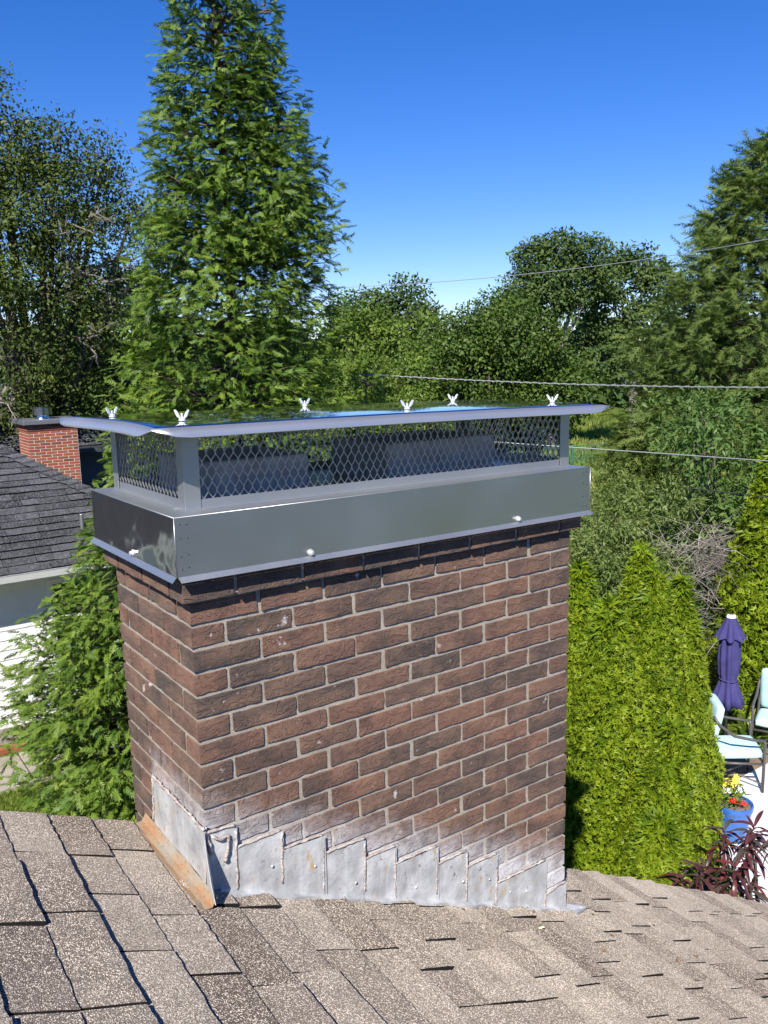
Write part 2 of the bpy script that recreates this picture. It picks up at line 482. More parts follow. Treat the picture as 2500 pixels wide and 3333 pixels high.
# shingles: shared slab meshes, each laid as its own piece
EXPO = 0.1385
def shingle_mesh(length, thick, seed):
    rg = random.Random(seed)
    n = max(4, int(length/0.022))
    V = []; F = []
    top_len = EXPO + 0.012
    for i in range(n+1):
        y = -length/2 + length*i/n
        j = rg.uniform(-0.0026, 0.0026)
        jt = rg.uniform(-0.0007, 0.0007)
        V += [(j, y, -0.009), (j+rg.uniform(-.001, .0012), y, thick+jt), (-0.02, y, thick*0.97+rg.uniform(-.0003, .0003)), (-top_len, y, 0.0004), (-top_len, y, -0.008)]
    for i in range(n):
        a = i*5; b = a+5
        F += [(a, b, b+1, a+1), (a+1, b+1, b+2, a+2), (a+2, b+2, b+3, a+3)]
    V = np.array(V); F2 = [list(f) for f in F]
    m = len(V)
    me = bpy.data.meshes.new('shingle')
    me.from_pydata([tuple(p) for p in V], [], [tuple(f) for f in F2] + [(0, 1, 2, 3, 4), tuple(m-5+q for q in (4, 3, 2, 1, 0))])
    me.materials.append(MAT['shingle']); me.materials.append(MAT['cut_edge'])
    for q, pl in enumerate(me.polygons):
        if q >= 3*n or q % 3 == 0: pl.material_index = 1
    me.update()
    return me
LENS = [0.165, 0.21, 0.26, 0.31, 0.36]
SHM = {(L, T): [shingle_mesh(L-0.0075, T, int(L*1000)+int(T*1e5)+v) for v in range(2)] for L in LENS for T in (0.0060, 0.0085, 0.0130)}
def butt_s(k, y): return -0.387 + EXPO*k + 0.04*(y+0.55)
rs = random.Random(5)
stuff = MB()
def in_view(x, y, z):
    p = Vector((x, y, z)) - CAMP
    d = p.dot(_f)
    if d < 0.3: return False
    u = 40.04/36*p.dot(_r2)/d; vv = 40.04/36*p.dot(_u2)/d
    return abs(u) < 0.54 and vv > -0.72
n_sh = 0
kmin = int((RIDGE_X*HY+0.387)/EXPO); kmax = int((EAVE_X*HY+0.387)/EXPO)
for k in range(kmin, kmax+1):
    y = rake_y((butt_s(k, 0.4))/HY) + 0.012
    yend = -6.4
    first = True
    while y > yend:
        L = rs.choice(LENS); T = rs.choice((0.0060, 0.0085, 0.0130))
        if first: L = rs.choice((0.21, 0.26, 0.31)); first = False
        yc = y - L/2
        s = butt_s(k, yc) + rs.uniform(-0.002, 0.002)
        x = s/HY
        z = roofz(x)
        sl = math.atan(KS + 0.024*max(0, x-0.8))
        # the chimney stands through the roof: no shingle under it
        inside = (x > 0.06 and x < 1.40 and yc - L/2 > 0.02)
        y -= L
        if inside: continue
        vis = in_view(x, yc+L/2, z) or in_view(x, yc-L/2, z) or in_view(x, yc, z) or in_view(x-0.1, yc, z)
        M4 = Matrix.Translation((x, yc, z-GZ)) @ Matrix.Rotation(sl, 4, 'Y') @ Matrix.Rotation(-0.04, 4, 'Z')
        me = rs.choice(SHM[(L, T)])
        if vis and n_sh < 298:
            o = bpy.data.objects.new('shingle', me); COL.objects.link(o)
            o.parent = roof; o.matrix_local = M4; n_sh += 1
        elif yc > -4.6 and x < 3.6:
            stuff.add([M4 @ v.co for v in me.vertices], [tuple(p.vertices) for p in me.polygons])
o = stuff.obj('shingle_field', MAT['shingle'], roof); o['kind'] = 'stuff'

# ------------------------------------------------------------------ brick chimney
W, D, CH, JT = 1.4129, 0.5816, 0.06464, 0.0115
chim = empty('brick_chimney', (0, 0, GZ), "weathered brown brick chimney rising through the shingled roof edge", "chimney")
def cobj(mb, name, mat, parent=chim, **k):
    mb.v = [(x, y, z-GZ) for (x, y, z) in mb.v]
    return mb.obj(name, mat, parent, **k)
core = MB(); rc = 0.0060
core.box(rc, W-rc, rc, D-rc, GZ-0.1, CH+0.004)
core.box(-0.0254+rc, W+0.0254-rc, -0.0254+rc, D+0.0254-rc, CH+0.010, 0.27)
cobj(core, 'mortar_core', MAT['mortar'])

def brick_mesh(lx, ly, lz, seed, rough=1.0):
    nx_, ny_, nz_ = max(2, int(round(lx/0.019))), max(2, int(round(ly/0.03))), 4
    idx = {}; V = []; F = []
    def vid(i, j, k):
        key = (i, j, k)
        if key not in idx:
            idx[key] = len(V)
            V.append([lx*i/nx_, ly*j/ny_, lz*k/nz_])
        return idx[key]
    for i in range(nx_):
        for k in range(nz_):
            F.append((vid(i,0,k), vid(i+1,0,k), vid(i+1,0,k+1), vid(i,0,k+1)))
            F.append((vid(i+1,ny_,k), vid(i,ny_,k), vid(i,ny_,k+1), vid(i+1,ny_,k+1)))
        for j in range(ny_):
            F.append((vid(i,j,nz_), vid(i+1,j,nz_), vid(i+1,j+1,nz_), vid(i,j+1,nz_)))
            F.append((vid(i,j+1,0), vid(i+1,j+1,0), vid(i+1,j,0), vid(i,j,0)))
    for j in range(ny_):
        for k in range(nz_):
            F.append((vid(0,j+1,k), vid(0,j,k), vid(0,j,k+1), vid(0,j+1,k+1)))
            F.append((vid(nx_,j,k), vid(nx_,j+1,k), vid(nx_,j+1,k+1), vid(nx_,j,k+1)))
    so = Vector((seed*3.17, seed*1.31, seed*0.77))
    for v in V:
        p = Vector(v)
        n1 = mnoise.noise_vector(p*22+so); n2 = mnoise.noise_vector(p*85+so)
        e = 0
        for c, l in ((v[0], lx), (v[1], ly), (v[2], lz)):
            if c < 1e-6 or c > l-1e-6: e += 1
        a = (0.0009, 0.0013, 0.0015)[min(2, e-1)]*rough
        d = n1*a*1.1 + n2*a*1.3
        cen = Vector((lx/2, ly/2, lz/2))
        if e >= 2:
            for q, l in enumerate((lx, ly, lz)):
                d[q] += (0.0009 if v[q] < l/2 else -0.0009)*(1 if (v[q] < 1e-6 or v[q] > l-1e-6) else 0)
        v[0] += d.x; v[1] += d.y; v[2] += d.z
    me = bpy.data.meshes.new('brick')
    me.from_pydata([tuple(v) for v in V], [], F)
    me.polygons.foreach_set('use_smooth', np.ones(len(me.polygons), bool))
    me.set_sharp_from_angle(angle=rad(50))
    me.materials.append(MAT['brick']); me.update()
    return me
_bm = {}
def brick(x, y, z, lx, ly, rb, lz=CH-JT):
    key = (round(lx, 3), round(ly, 3), rb.randrange(5))
    if key not in _bm: _bm[key] = brick_mesh(lx, ly, lz, len(_bm)+1)
    o = bpy.data.objects.new('brick', _bm[key]); COL.objects.link(o); o.parent = chim
    o.location = (x, y+rb.uniform(-0.0012, 0.0012), z-GZ+rb.uniform(-0.0006, 0.0006))
    o.rotation_euler = (rb.uniform(-.004, .004), rb.uniform(-.003, .003), rb.uniform(-.003, .003))
    return o
rb = random.Random(3)
S_, H_ = 0.1917, 0.0912
for i in range(-1, 26):
    zb = -(i+1)*CH + JT/2
    header = (i % 2 == 0)
    # front face lengths
    if header: lens = [H_] + [S_]*6 + [H_]
    else: lens = [S_]*7
    gap = (W - sum(lens))/(len(lens)-1)
    side = [0.1917, 0.1917, D-2*(0.1917+JT)] if header else [H_, 0.1917, 0.1917, D-2*0.1917-H_-3*JT]
    x = 0.0
    for q, L in enumerate(lens):
        xc = x + L/2
        zr_ = roofz(xc)
        keep = zb + CH > zr_ - 0.02
        if keep:
            corner = q == 0 or q == len(lens)-1
            dep = (0.1917 if header else H_) if corner else 0.06
            ll = L + (rb.uniform(-0.0035, 0.0035) if not corner else 0)
            brick(x + (rb.uniform(-.0015, .0015) if not corner else 0), 0.0, zb, round(ll*500)/500, dep, rb)
        x += L + gap
    y = side[0] + JT
    for L in side[1:]:
        if zb > -1.25:
            brick(0.0, y, zb, 0.06, L, rb)
        y += L + JT
# corbelled courses under the cap
e = 0.0254
for c in range(2):
    zb = CH + c*CH + JT/2
    lens = ([0.142] + [S_]*6 + [0.10]) if c == 0 else [S_]*7 + [0.06]
    WW = W + 2*e
    gap = (WW - sum(lens))/(len(lens)-1)
    x = -e
    for q, L in enumerate(lens):
        corner = q in (0, len(lens)-1)
        brick(x, -e, zb, L, (0.1917 if c else H_) if corner else 0.06, rb)
        x += L+gap
    side = [0.0912, 0.1917, 0.1917, D+2*e-2*0.1917-0.0912-3*JT] if c == 0 else [0.1917, 0.1917, D+2*e-2*0.1917-2*JT]
    y = -e + side[0] + JT
    for L in side[1:]:
        brick(-e, y, zb, 0.06, L, rb); y += L+JT

# flashing on the front face: stepped plates, each its own sheet
def sheet(pts2, y, thick, name, mat, parent=chim, wob=0.0015, seed=0):
    """polygon in (x, z), dented sheet of the given thickness standing off the wall at y"""
    bm = bmesh.new()
    vs = [bm.verts.new((p[0], y, p[1])) for p in pts2]
    f = bm.faces.new(vs)
    bmesh.ops.subdivide_edges(bm, edges=bm.edges[:], cuts=3, use_grid_fill=True)
    so = Vector((seed*1.7, seed*0.9, 3.3))
    for v in bm.verts: v.co.y += mnoise.noise(v.co*14+so)*wob
    r = bmesh.ops.extrude_face_region(bm, geom=bm.faces[:])
    for v in [q for q in r['geom'] if isinstance(q, bmesh.types.BMVert)]: v.co.y += thick
    bmesh.ops.recalc_face_normals(bm, faces=bm.faces[:])
    for v in bm.verts: v.co.z -= GZ
    me = bpy.data.meshes.new(name); bm.to_mesh(me); bm.free(); me.materials.append(mat)
    return link(name, me, parent)
STEPS = [(-0.004, -0.580, 0.086, -0.588), (0.084, -0.655, 0.226, -0.652), (0.224, -0.712, 0.362, -0.716), (0.360, -0.778, 0.508, -0.784),
         (0.506, -0.850, 0.622, -0.852), (0.620, -0.912, 0.790, -0.914), (0.788, -0.981, 0.920, -0.979), (0.918, -1.041, 1.056, -1.043),
         (1.054, -1.158, 1.298, -1.162), (1.296, -1.304, 1.408, -1.292)]
for q, (x0, t0, x1, t1) in enumerate(STEPS):
    yq = -0.0085 - 0.0022*(q % 3)
    lap = 0.016
    sheet([(x0, roofz(x0)+0.012), (x1+lap*0.4, roofz(x1)+0.012), (x1+lap*0.4, t1), (x0, t0)], yq, 0.0016, 'step_flashing', MAT['zinc'], seed=q)

def bead(pts, r, name='sealant_bead', seed=0, flatn=0.6):
    """ragged bead of old sealant along a path"""
    rg = random.Random(seed)
    path = []
    for a, b in zip(pts[:-1], pts[1:]):
        a = Vector(a); b = Vector(b); n = max(2, int((b-a).length/0.009))
        for i in range(n): path.append(a.lerp(b, i/n))
    path.append(Vector(pts[-1]))
    P = [p + Vector((rg.uniform(-.0018, .0018), rg.uniform(-.0006, .0006), rg.uniform(-.0022, .0022))) for p in path]
    R = [r*0.60*rg.uniform(0.7, 1.2) for _ in P]
    m = MB(); m.tube([(p.x, p.y, p.z) for p in P], R, 6)
    return cobj(m, name, MAT['sealant'], smooth=True)
for q, (x0, t0, x1, t1) in enumerate(STEPS):
    zt = STEPS[q-1][3] if q else t0+0.02
    bead([(x0-0.002, -0.012, t0-0.10-0.02*(q % 2)), (x0, -0.012, t0-0.01), (x0+0.004, -0.010, min(zt+0.004, t0+0.055))], 0.0062, seed=q)
    bead([(x0, -0.009, t0+0.004), ((x0+x1)/2, -0.009, (t0+t1)/2+0.006), (x1, -0.009, t1+0.005)], 0.0075, seed=40+q)
# torn sealant lumps at the front corner
bead([(0.012, -0.014, -0.585), (0.035, -0.016, -0.605), (0.062, -0.016, -0.60), (0.058, -0.018, -0.64), (0.046, -0.018, -0.675)], 0.008, seed=77)
bead([(-0.012, -0.012, -0.555), (0.0, -0.014, -0.58), (0.012, -0.014, -0.64)], 0.009, seed=78)

# apron flashing on the uphill (left) face with its rusty foot on the shingles
def strip(prof, y0, y1, n, name, mat, wob=0.002, seed=0, thick=0.0018):
    """profile in (x, z) swept along y, dented"""
    bm = bmesh.new(); rows = []
    for i in range(n+1):
        y = y0 + (y1-y0)*i/n
        rows.append([bm.verts.new((p[0] + mnoise.noise(Vector((p[1]*9, y*9, seed)))*wob, y, p[1] + mnoise.noise(Vector((y*13, p[0]*20, seed+4)))*wob*0.6 - GZ)) for p in prof])
    for i in range(n):
        for j in range(len(prof)-1):
            bm.faces.new((rows[i][j], rows[i][j+1], rows[i+1][j+1], rows[i+1][j]))
    bmesh.ops.recalc_face_normals(bm, faces=bm.faces[:])
    me = bpy.data.meshes.new(name); bm.to_mesh(me); bm.free(); me.materials.append(mat)
    o = link(name, me, chim)
    s = o.modifiers.new('solid', 'SOLIDIFY'); s.thickness = thick; s.offset = 0
    return o
strip([(-0.011, -0.562), (-0.0115, -0.60), (-0.013, -0.66), (-0.0155, -0.706)], -0.030, 0.350, 22, 'apron_flashing', MAT['zinc'], 0.003, 2)
strip([(-0.0158, -0.7065), (-0.030, -0.728), (-0.050, -0.7275), (-0.066, -0.7195)], -0.105, 0.425, 26, 'flashing_flange', MAT['rust'], 0.004, 5)
# the end of the apron folded proud of the corner
mb = MB()
fin = [(-0.0115, -0.026, -0.575), (-0.020, -0.048, -0.60), (-0.030, -0.095, -0.668), (-0.033, -0.125, -0.712), (-0.022, -0.100, -0.722), (-0.014, -0.030, -0.708)]
mb.add([(x, y, z) for x, y, z in fin] + [(x+0.002, y, z) for x, y, z in fin], [(0, 1, 2, 3, 4, 5), (11, 10, 9, 8, 7, 6)] + [(i, i+6, (i+1) % 6+6, (i+1) % 6) for i in range(6)])
cobj(mb, 'flashing_fin', MAT['zinc'])
bead([(-0.010, 0.352, -0.555), (-0.0095, 0.20, -0.557), (-0.0095, 0.05, -0.556), (-0.010, -0.02, -0.558)], 0.0085, seed=90)
bead([(-0.011, 0.353, -0.56), (-0.014, 0.356, -0.64), (-0.016, 0.357, -0.70)], 0.005, seed=91)
# base flashing lying on the shingles along the front, and its bent tail at the downhill corner
mb = MB()
n = 40
rw = random.Random(8)
for i in range(n):
    x0 = 0.03 + 1.39*i/n; x1 = 0.03 + 1.39*(i+1)/n
    w0 = -0.026 - 0.006*math.sin(i*1.3); w1 = -0.026 - 0.006*math.sin((i+1)*1.3)
    za, zb_ = roofz(x0), roofz(x1)
    mb.quad((x0, w0, za+0.0125), (x1, w1, zb_+0.0125), (x1, -0.006, zb_+0.02), (x0, -0.006, za+0.02))
    mb.quad((x0, w0, za+0.004), (x1, w1, zb_+0.004), (x1, w1, zb_+0.0125), (x0, w0, za+0.0125))
cobj(mb, 'base_flashing', MAT['zinc'])
mb = MB(); zc = roofz(1.43)
mb.add([(1.405, -0.028, zc+0.02), (1.425, -0.05, zc+0.016), (1.515, -0.02, zc-0.012), (1.50, 0.0, zc-0.005), (1.425, 0.0, zc+0.03),
        (1.405, -0.028, zc+0.005), (1.425, -0.05, zc+0.005), (1.515, -0.02, zc-0.02), (1.50, 0.0, zc-0.02), (1.425, 0.0, zc+0.005)],
       [(0, 1, 2, 4), (4, 2, 3), (1, 0, 5, 6), (2, 1, 6, 7), (3, 2, 7, 8)])
cobj(mb, 'flashing_tail', MAT['zinc'])
# nail heads on the plates
nm = MB(); nm.lathe([(0.0, -0.003), (0.003, -0.0024), (0.0045, -0.0006), (0.0047, 0.001)], 8); 
nme = nm.mesh('nail_head', MAT['zinc'], True)
for (x, z) in [(0.19, -0.745), (0.47, -0.91), (0.70, -1.02), (0.90, -1.08), (1.12, -1.21), (1.20, -1.24), (0.33, -0.80), (1.02, -1.12)]:
    o = link('nail_head', nme, chim, (x, -0.0145, z-GZ), (rad(-90), 0, 0))

# flue tiles
def flue(x0, x1, y0, y1, zt):
    m = MB(); t_ = 0.022
    zb = 0.285
    m.box(x0, x1, y0, y0+t_, zb, zt); m.box(x0, x1, y1-t_, y1, zb, zt)
    m.box(x0, x0+t_, y0+t_, y1-t_, zb, zt); m.box(x1-t_, x1, y0+t_, y1-t_, zb, zt)
    o = cobj(m, 'flue_tile', MAT['clay'], bevel=0.006)
    m = MB(); m.quad((x0+t_, y0+t_, zt-0.10), (x1-t_, y0+t_, zt-0.10), (x1-t_, y1-t_, zt-0.10), (x0+t_, y1-t_, zt-0.10))
    q = m.obj('flue_dark_sheet', MAT['black'], o); q.location.z = -GZ  # black sheet stands in for the darkness down the flue
flue(0.115, 0.445, 0.13, 0.46, 0.405)
flue(0.725, 1.175, 0.13, 0.46, 0.408)

# ------------------------------------------------------------------ steel chimney cap
cap = empty('chimney_cap', (0, 0, 0.14), "shiny stainless steel chimney cap with mesh sides and flat lid on the brown brick chimney", "chimney cap")
cap.rotation_euler = (rad(-0.35), rad(0.52), 0)
def kobj(mb, name, mat, parent=cap, **k):
    mb.v = [(x, y, z-0.14) for (x, y, z) in mb.v]
    return mb.obj(name, mat, parent, **k)
X0, X1, Y0, Y1, ZB, ZT = -0.045, 1.460, -0.045, 0.622, 0.146, 0.2960
m = MB(); m.box(X0+0.002, X1-0.002, Y0, Y0+0.002, ZB, ZT); kobj(m, 'skirt_panel', MAT['shroud'], bevel=0.0007)
m = MB(); m.box(X0, X0+0.002, Y0+0.001, Y1-0.001, ZB, ZT-0.0004); kobj(m, 'skirt_panel', MAT['shroud_side'], bevel=0.0007)
m = MB(); m.box(X1-0.002, X1, Y0+0.001, Y1-0.001, ZB, ZT-0.0004); kobj(m, 'skirt_panel', MAT['shroud_side'], bevel=0.0007)
m = MB(); m.box(X0+0.002, X1-0.002, Y1-0.002, Y1, ZB, ZT); kobj(m, 'skirt_panel', MAT['shroud'], bevel=0.0007)
m = MB(); m.box(X0+0.001, X1-0.001, Y0+0.001, Y1-0.001, ZT-0.0005, ZT+0.0015); kobj(m, 'top_plate', MAT['galv'], bevel=0.0008)
# folded hems along the corner edges catch the light
for (hx, hy) in ((X0+0.0005, Y0+0.0005), (X1-0.0005, Y0+0.0005)):
    m = MB(); m.tube([(hx, hy, ZB), (hx, hy, ZT)], 0.0015, 6); kobj(m, 'corner_hem', MAT['galv'], smooth=True)
m = MB(); m.tube([(X0, Y0+0.001, ZT+0.0005), (X1, Y0+0.001, ZT+0.0005)], 0.0018, 6); kobj(m, 'edge_hem', MAT['galv'], smooth=True)
m = MB(); m.tube([(X0+0.001, Y0, ZT+0.0005), (X0+0.001, Y1, ZT+0.0005)], 0.0018, 6); kobj(m, 'edge_hem', MAT['galv'], smooth=True)
# drip edges kicked out at the bottom
dz, dd = 0.0125, 0.0125
for pts in ([(X0+0.003, Y0, ZB), (X1, Y0, ZB), (X1+dd*0.6, Y0-dd, ZB-dz), (X0+0.006, Y0-dd, ZB-dz)],
            [(X0, Y1, ZB), (X0, Y0+0.003, ZB), (X0-dd, Y0+0.001, ZB-dz), (X0-dd, Y1+dd*0.6, ZB-dz)],
            [(X1, Y0+0.003, ZB), (X1, Y1, ZB), (X1+dd, Y1, ZB-dz), (X1+dd, Y0+0.001, ZB-dz)],
            [(X1, Y1, ZB), (X0, Y1, ZB), (X0, Y1+dd, ZB-dz), (X1, Y1+dd, ZB-dz)]):
    m = MB(); q = [Vector(p) for p in pts]
    nn = (q[1]-q[0]).cross(q[3]-q[0]).normalized()*0.0014
    m.add(q + [p-nn for p in q], [(0, 1, 2, 3), (7, 6, 5, 4), (0, 4, 5, 1), (1, 5, 6, 2), (2, 6, 7, 3), (3, 7, 4, 0)])
    kobj(m, 'drip_edge', MAT['lid'] if False else MAT['galv'])
# cage: corner posts, bottom channels, expanded-metal panels
CX0, CX1, CY0, CY1 = 0.020, 1.440, 0.037, 0.600
def lidz(x, y): return 0.5175 - 0.006*x + 0.008 - 0.008*(max(0.0, 0.24-y)/0.29)**2 + 0.004*math.sin(min(1, max(0, (x+0.08)/1.59))*math.pi) - 0.009*max(0.0, (y+0.05)/0.77)**2
for (cx, cy, sx, sy) in ((CX0, CY0, 1, 1), (CX1, CY0, -1, 1), (CX0, CY1, 1, -1), (CX1, CY1, -1, -1)):
    m = MB(); zt = lidz(cx, cy)-0.004; Lw = 0.044
    xa, xb = sorted((cx, cx+sx*Lw)); ya, yb = sorted((cy, cy+sy*0.0022))
    m.box(xa, xb, ya, yb, ZT+0.0015, zt)
    ya, yb = sorted((cy+sy*0.0022, cy+sy*Lw)); xa, xb = sorted((cx, cx+sx*0.0022))
    m.box(xa, xb, ya, yb, ZT+0.0015, zt)
    kobj(m, 'corner_post', MAT['galv'], bevel=0.0006)
hc = 0.0265
def channel(x0, x1, y0, y1):
    m = MB(); m.box(x0, x1, y0, y1, ZT+0.0015, ZT+hc); kobj(m, 'base_channel', MAT['galv'], bevel=0.0006)
channel(CX0+0.045, CX1-0.045, CY0+0.0035, CY0+0.0055); channel(CX0+0.045, CX1-0.045, CY1-0.0055, CY1-0.0035)
channel(CX0+0.0035, CX0+0.0055, CY0+0.045, CY1-0.045); channel(CX1-0.0055, CX1-0.0035, CY0+0.045, CY1-0.045)
# bright foot strip where the channel turns onto the top plate
m = MB(); m.box(CX0+0.045, CX1-0.045, CY0-0.014, CY0+0.0034, ZT+0.0016, ZT+0.0036); kobj(m, 'channel_foot', MAT['galv'], bevel=0.0005)
m = MB(); m.box(CX0-0.014, CX0+0.0034, CY0+0.045, CY1-0.045, ZT+0.0016, ZT+0.0036); kobj(m, 'channel_foot', MAT['galv'], bevel=0.0005)

def mesh_panel(p0, p1, z0, zfun, pitch=0.0256, hh=0.0245):
    """expanded metal: staggered diamonds of thin strand"""
    p0 = Vector(p0); p1 = Vector(p1); Ltot = (p1-p0).length; d = (p1-p0).normalized(); nrm = Vector((d.y, -d.x, 0))
    ncol = int(Ltot/pitch); m = MB()
    K = int((0.515-z0)/hh)+1
    wS, tS = 0.00125, 0.0013
    def node(i, k):
        return (i + (0.5 if k % 2 else 0.0))*pitch, z0 + k*hh
    for k in range(K):
        for i in range(ncol+1):
            x, z = node(i, k)
            for j in ((i, i-1) if k % 2 == 0 else (i, i+1)):
                x2, z2 = node(j, k+1)
                if not (0 <= x <= Ltot and 0 <= x2 <= Ltot): continue
                pm = p0 + d*((x+x2)/2)
                if max(z, z2) > zfun(pm.x, pm.y)-0.003:
                    zl_ = zfun(pm.x, pm.y)-0.003
                    if min(z, z2) > zl_-0.004: continue
                    t_ = (zl_-z)/(z2-z); x2 = x+(x2-x)*t_; z2 = zl_
                # strand bends near the knuckles: three segments
                pts = [(x, z), (x+(x2-x)*0.16, z+(z2-z)*0.27), (x+(x2-x)*0.84, z+(z2-z)*0.73), (x2, z2)]
                ring = []
                for (a, b) in pts:
                    P = p0 + d*a; 
                    ring.append([(P + d*sx*wS + nrm*sy*tS) + Vector((0, 0, b-p0.z)) for (sx, sy) in ((-1, -1), (1, -1), (1, 1), (-1, 1))])
                vs = [q for r in ring for q in r]; fs = []
                for s_ in range(3):
                    for q in range(4):
                        a = s_*4+q; b = s_*4+(q+1) % 4
                        fs.append((a, b, b+4, a+4))
                m.add(vs, fs)
    return kobj(m, 'mesh_panel', MAT['galv'])
zm = ZT + hc - 0.004
mesh_panel((CX0+0.030, CY0+0.0075, 0), (CX1-0.030, CY0+0.0075, 0), zm, lidz)
mesh_panel((CX0+0.030, CY1-0.0075, 0), (CX1-0.030, CY1-0.0075, 0), zm, lidz)
mesh_panel((CX0+0.0075, CY0+0.030, 0), (CX0+0.0075, CY1-0.030, 0), zm, lidz)
mesh_panel((CX1-0.0075, CY0+0.030, 0), (CX1-0.0075, CY1-0.030, 0), zm, lidz)

# lid: bowed plate with bent-down edges, the sheet curling up at the cut corners
LX0, LX1, LY0, LY1 = -0.078, 1.512, -0.050, 0.715
NX, NY = 40, 20
bm = bmesh.new()
grid = [[None]*(NY+1) for _ in range(NX+1)]
for i in range(NX+1):
    for j in range(NY+1):
        x = LX0+(LX1-LX0)*i/NX; y = LY0+(LY1-LY0)*j/NY
        rip = 0.0012*mnoise.noise(Vector((x*3.1, y*4.0, 1.0)))
        grid[i][j] = bm.verts.new((x, y, lidz(x, y)+rip-0.14))
for i in range(NX):
    for j in range(NY):
        bm.faces.new((grid[i][j], grid[i+1][j], grid[i+1][j+1], grid[i][j+1]))
loop = [(i, 0) for i in range(NX)] + [(NX, j) for j in range(NY)] + [(i, NY) for i in range(NX, 0, -1)] + [(0, j) for j in range(NY, 0, -1)]
def ease(t): t = max(0.0, min(1.0, t)); return t*t*(3-2*t)
ringi = []; ringo = []
for (i, j) in loop:
    v = grid[i][j].co
    ox = -1 if i == 0 else (1 if i == NX else 0); oy = -1 if j == 0 else (1 if j == NY else 0)
    dx = min(v.x-LX0, LX1-v.x); dy = min(v.y-LY0, LY1-v.y)
    f = 0.15 + 0.85*ease(max(dx, dy)/0.055)          # the sheet curls up where the corner is cut
    reach = 0.017 if ox and oy else 0.027
    ringi.append(bm.verts.new(v))
    ringo.append(bm.verts.new(v + Vector((ox, oy, 0))*reach + Vector((0, 0, -0.0245*f))))
nl = len(loop)
for q in range(nl):
    a, b = q, (q+1) % nl
    bm.faces.new((ringi[b], ringi[a], ringo[a], ringo[b]))
for f_ in bm.faces:
    f_.normal_update()
    if f_.normal.z < 0: f_.normal_flip()
me = bpy.data.meshes.new('lid'); bm.to_mesh(me); bm.free(); me.materials.append(MAT['lid']); me.materials.append(MAT['hem'])
for pl in me.polygons:
    if pl.index >= NX*NY: pl.material_index = 1
me.polygons.foreach_set('use_smooth', np.ones(len(me.polygons), bool)); me.set_sharp_from_angle(angle=rad(30))
lid = link('lid', me, cap)
s = lid.modifiers.new('solid', 'SOLIDIFY'); s.thickness = 0.0016; s.offset = -1

wn_ = MB()
wn_.lathe([(0.0, 0.019), (0.0032, 0.019), (0.0032, 0.008), (0.0075, 0.008), (0.0095, 0.0), (0.0, 0.0)], 12)
for sx in (-1, 1):
    P = [(sx*0.006, 0.004), (sx*0.016, 0.012), (sx*0.0225, 0.0265), (sx*0.019, 0.029), (sx*0.012, 0.022), (sx*0.006, 0.011)]
    if sx < 0: P = P[::-1]
    wn_.add([(x, -0.0022, z) for x, z in P] + [(x, 0.0022, z) for x, z in P], [(0, 1, 2, 3, 4, 5), (11, 10, 9, 8, 7, 6)] + [((i+1) % 6, i, i+6, (i+1) % 6+6) for i in range(6)])
wme = wn_.mesh('wing_nut', MAT['bright'], bevel=0.0006)
for (x, y, r) in ((0.045, 0.085, -20), (0.760, 0.070, 25), (1.425, 0.105, 10), (-0.012, 0.47, 60), (0.70, 0.585, 40), (1.30, 0.50, -35)):
    link('wing_nut', wme, cap, (x, y, lidz(x, y)-0.14+0.001), (0, 0, rad(r-35)))
# hex bolts with washers through the skirt, and rivets along the corners
bt = MB(); bt.lathe([(0.0, -0.011), (0.0052, -0.0105), (0.0058, -0.0035)], 6); bt.lathe([(0.0058, -0.0035), (0.0088, -0.0034), (0.0092, 0.0002)], 14)
bme = bt.mesh('bolt', MAT['bright'])
for (x, y, z, r) in ((0.338, Y0, 0.1565, (rad(-90), 0, 0)), (1.117, Y0, 0.157, (rad(-90), 0, 0)), (X0, 0.270, 0.158, (rad(-90), 0, rad(-90)))):
    o = link('bolt', bme, cap, (x, y, z-0.14)); o.rotation_euler = r
rv = MB(); rv.lathe([(0.0, -0.0012), (0.0016, -0.0009), (0.0026, 0.0)], 8); rme = rv.mesh('rivet', MAT['rivet'], True)
for z in (0.281, 0.244, 0.202, 0.166):
    for x in (-0.030, -0.012, 1.440, 1.424):
        o = link('rivet', rme, cap, (x, Y0-0.0001, z-0.14+random.uniform(-.004, .004))); o.rotation_euler = (rad(-90), 0, 0)

# ------------------------------------------------------------------ bits lying on the roof
leafm = flat("dry_leaf", (0.22, 0.12, 0.05), 0.8, var=0.3)
palem = flat("pale_leaf", (0.62, 0.58, 0.42), 0.7)
rl = random.Random(21)
def debris(x, y, s, mat, name, label, cat, group=None):
    m = MB(); n = 8
    ring = []
    for i in range(n):
        a = 2*math.pi*i/n; r = s*(1 if i % 2 == 0 else 0.8)*rl.uniform(0.7, 1.1)
        ring.append((r*math.cos(a)*1.3, r*math.sin(a)*0.55, 0.003+rl.uniform(0, 0.4)*s))
    m.add([(0, 0, 0.002)] + ring, [(0, 1+i, 1+(i+1) % n) for i in range(n)])
    o = m.obj(name, mat); o.location = (x, y, roofz(x)+0.010)
    o.rotation_euler = (0, math.atan(KS), rl.uniform(0, 6.28))
    mo = o.modifiers.new('solid', 'SOLIDIFY'); mo.thickness = 0.0015
    return tag(o, label, cat, group)
for (x, y) in [(1.02, -0.33), (1.27, -0.31), (1.45, -0.20), (1.62, -0.36), (1.83, -0.10), (2.05, -0.28), (1.20, -0.05), (1.52, -0.05), (0.86, -0.06), (1.78, -0.33)]:
    debris(x, y, rl.uniform(0.006, 0.010), leafm, 'dry_leaf', "small brown dry leaf bit lying on the sunlit shingles", "leaf", "dry leaf bits scattered on the shingles")
debris(1.12, -0.17, 0.012, palem, 'pale_leaf', "single pale cream leaf lying on the shingles below the chimney's lower corner", "leaf")

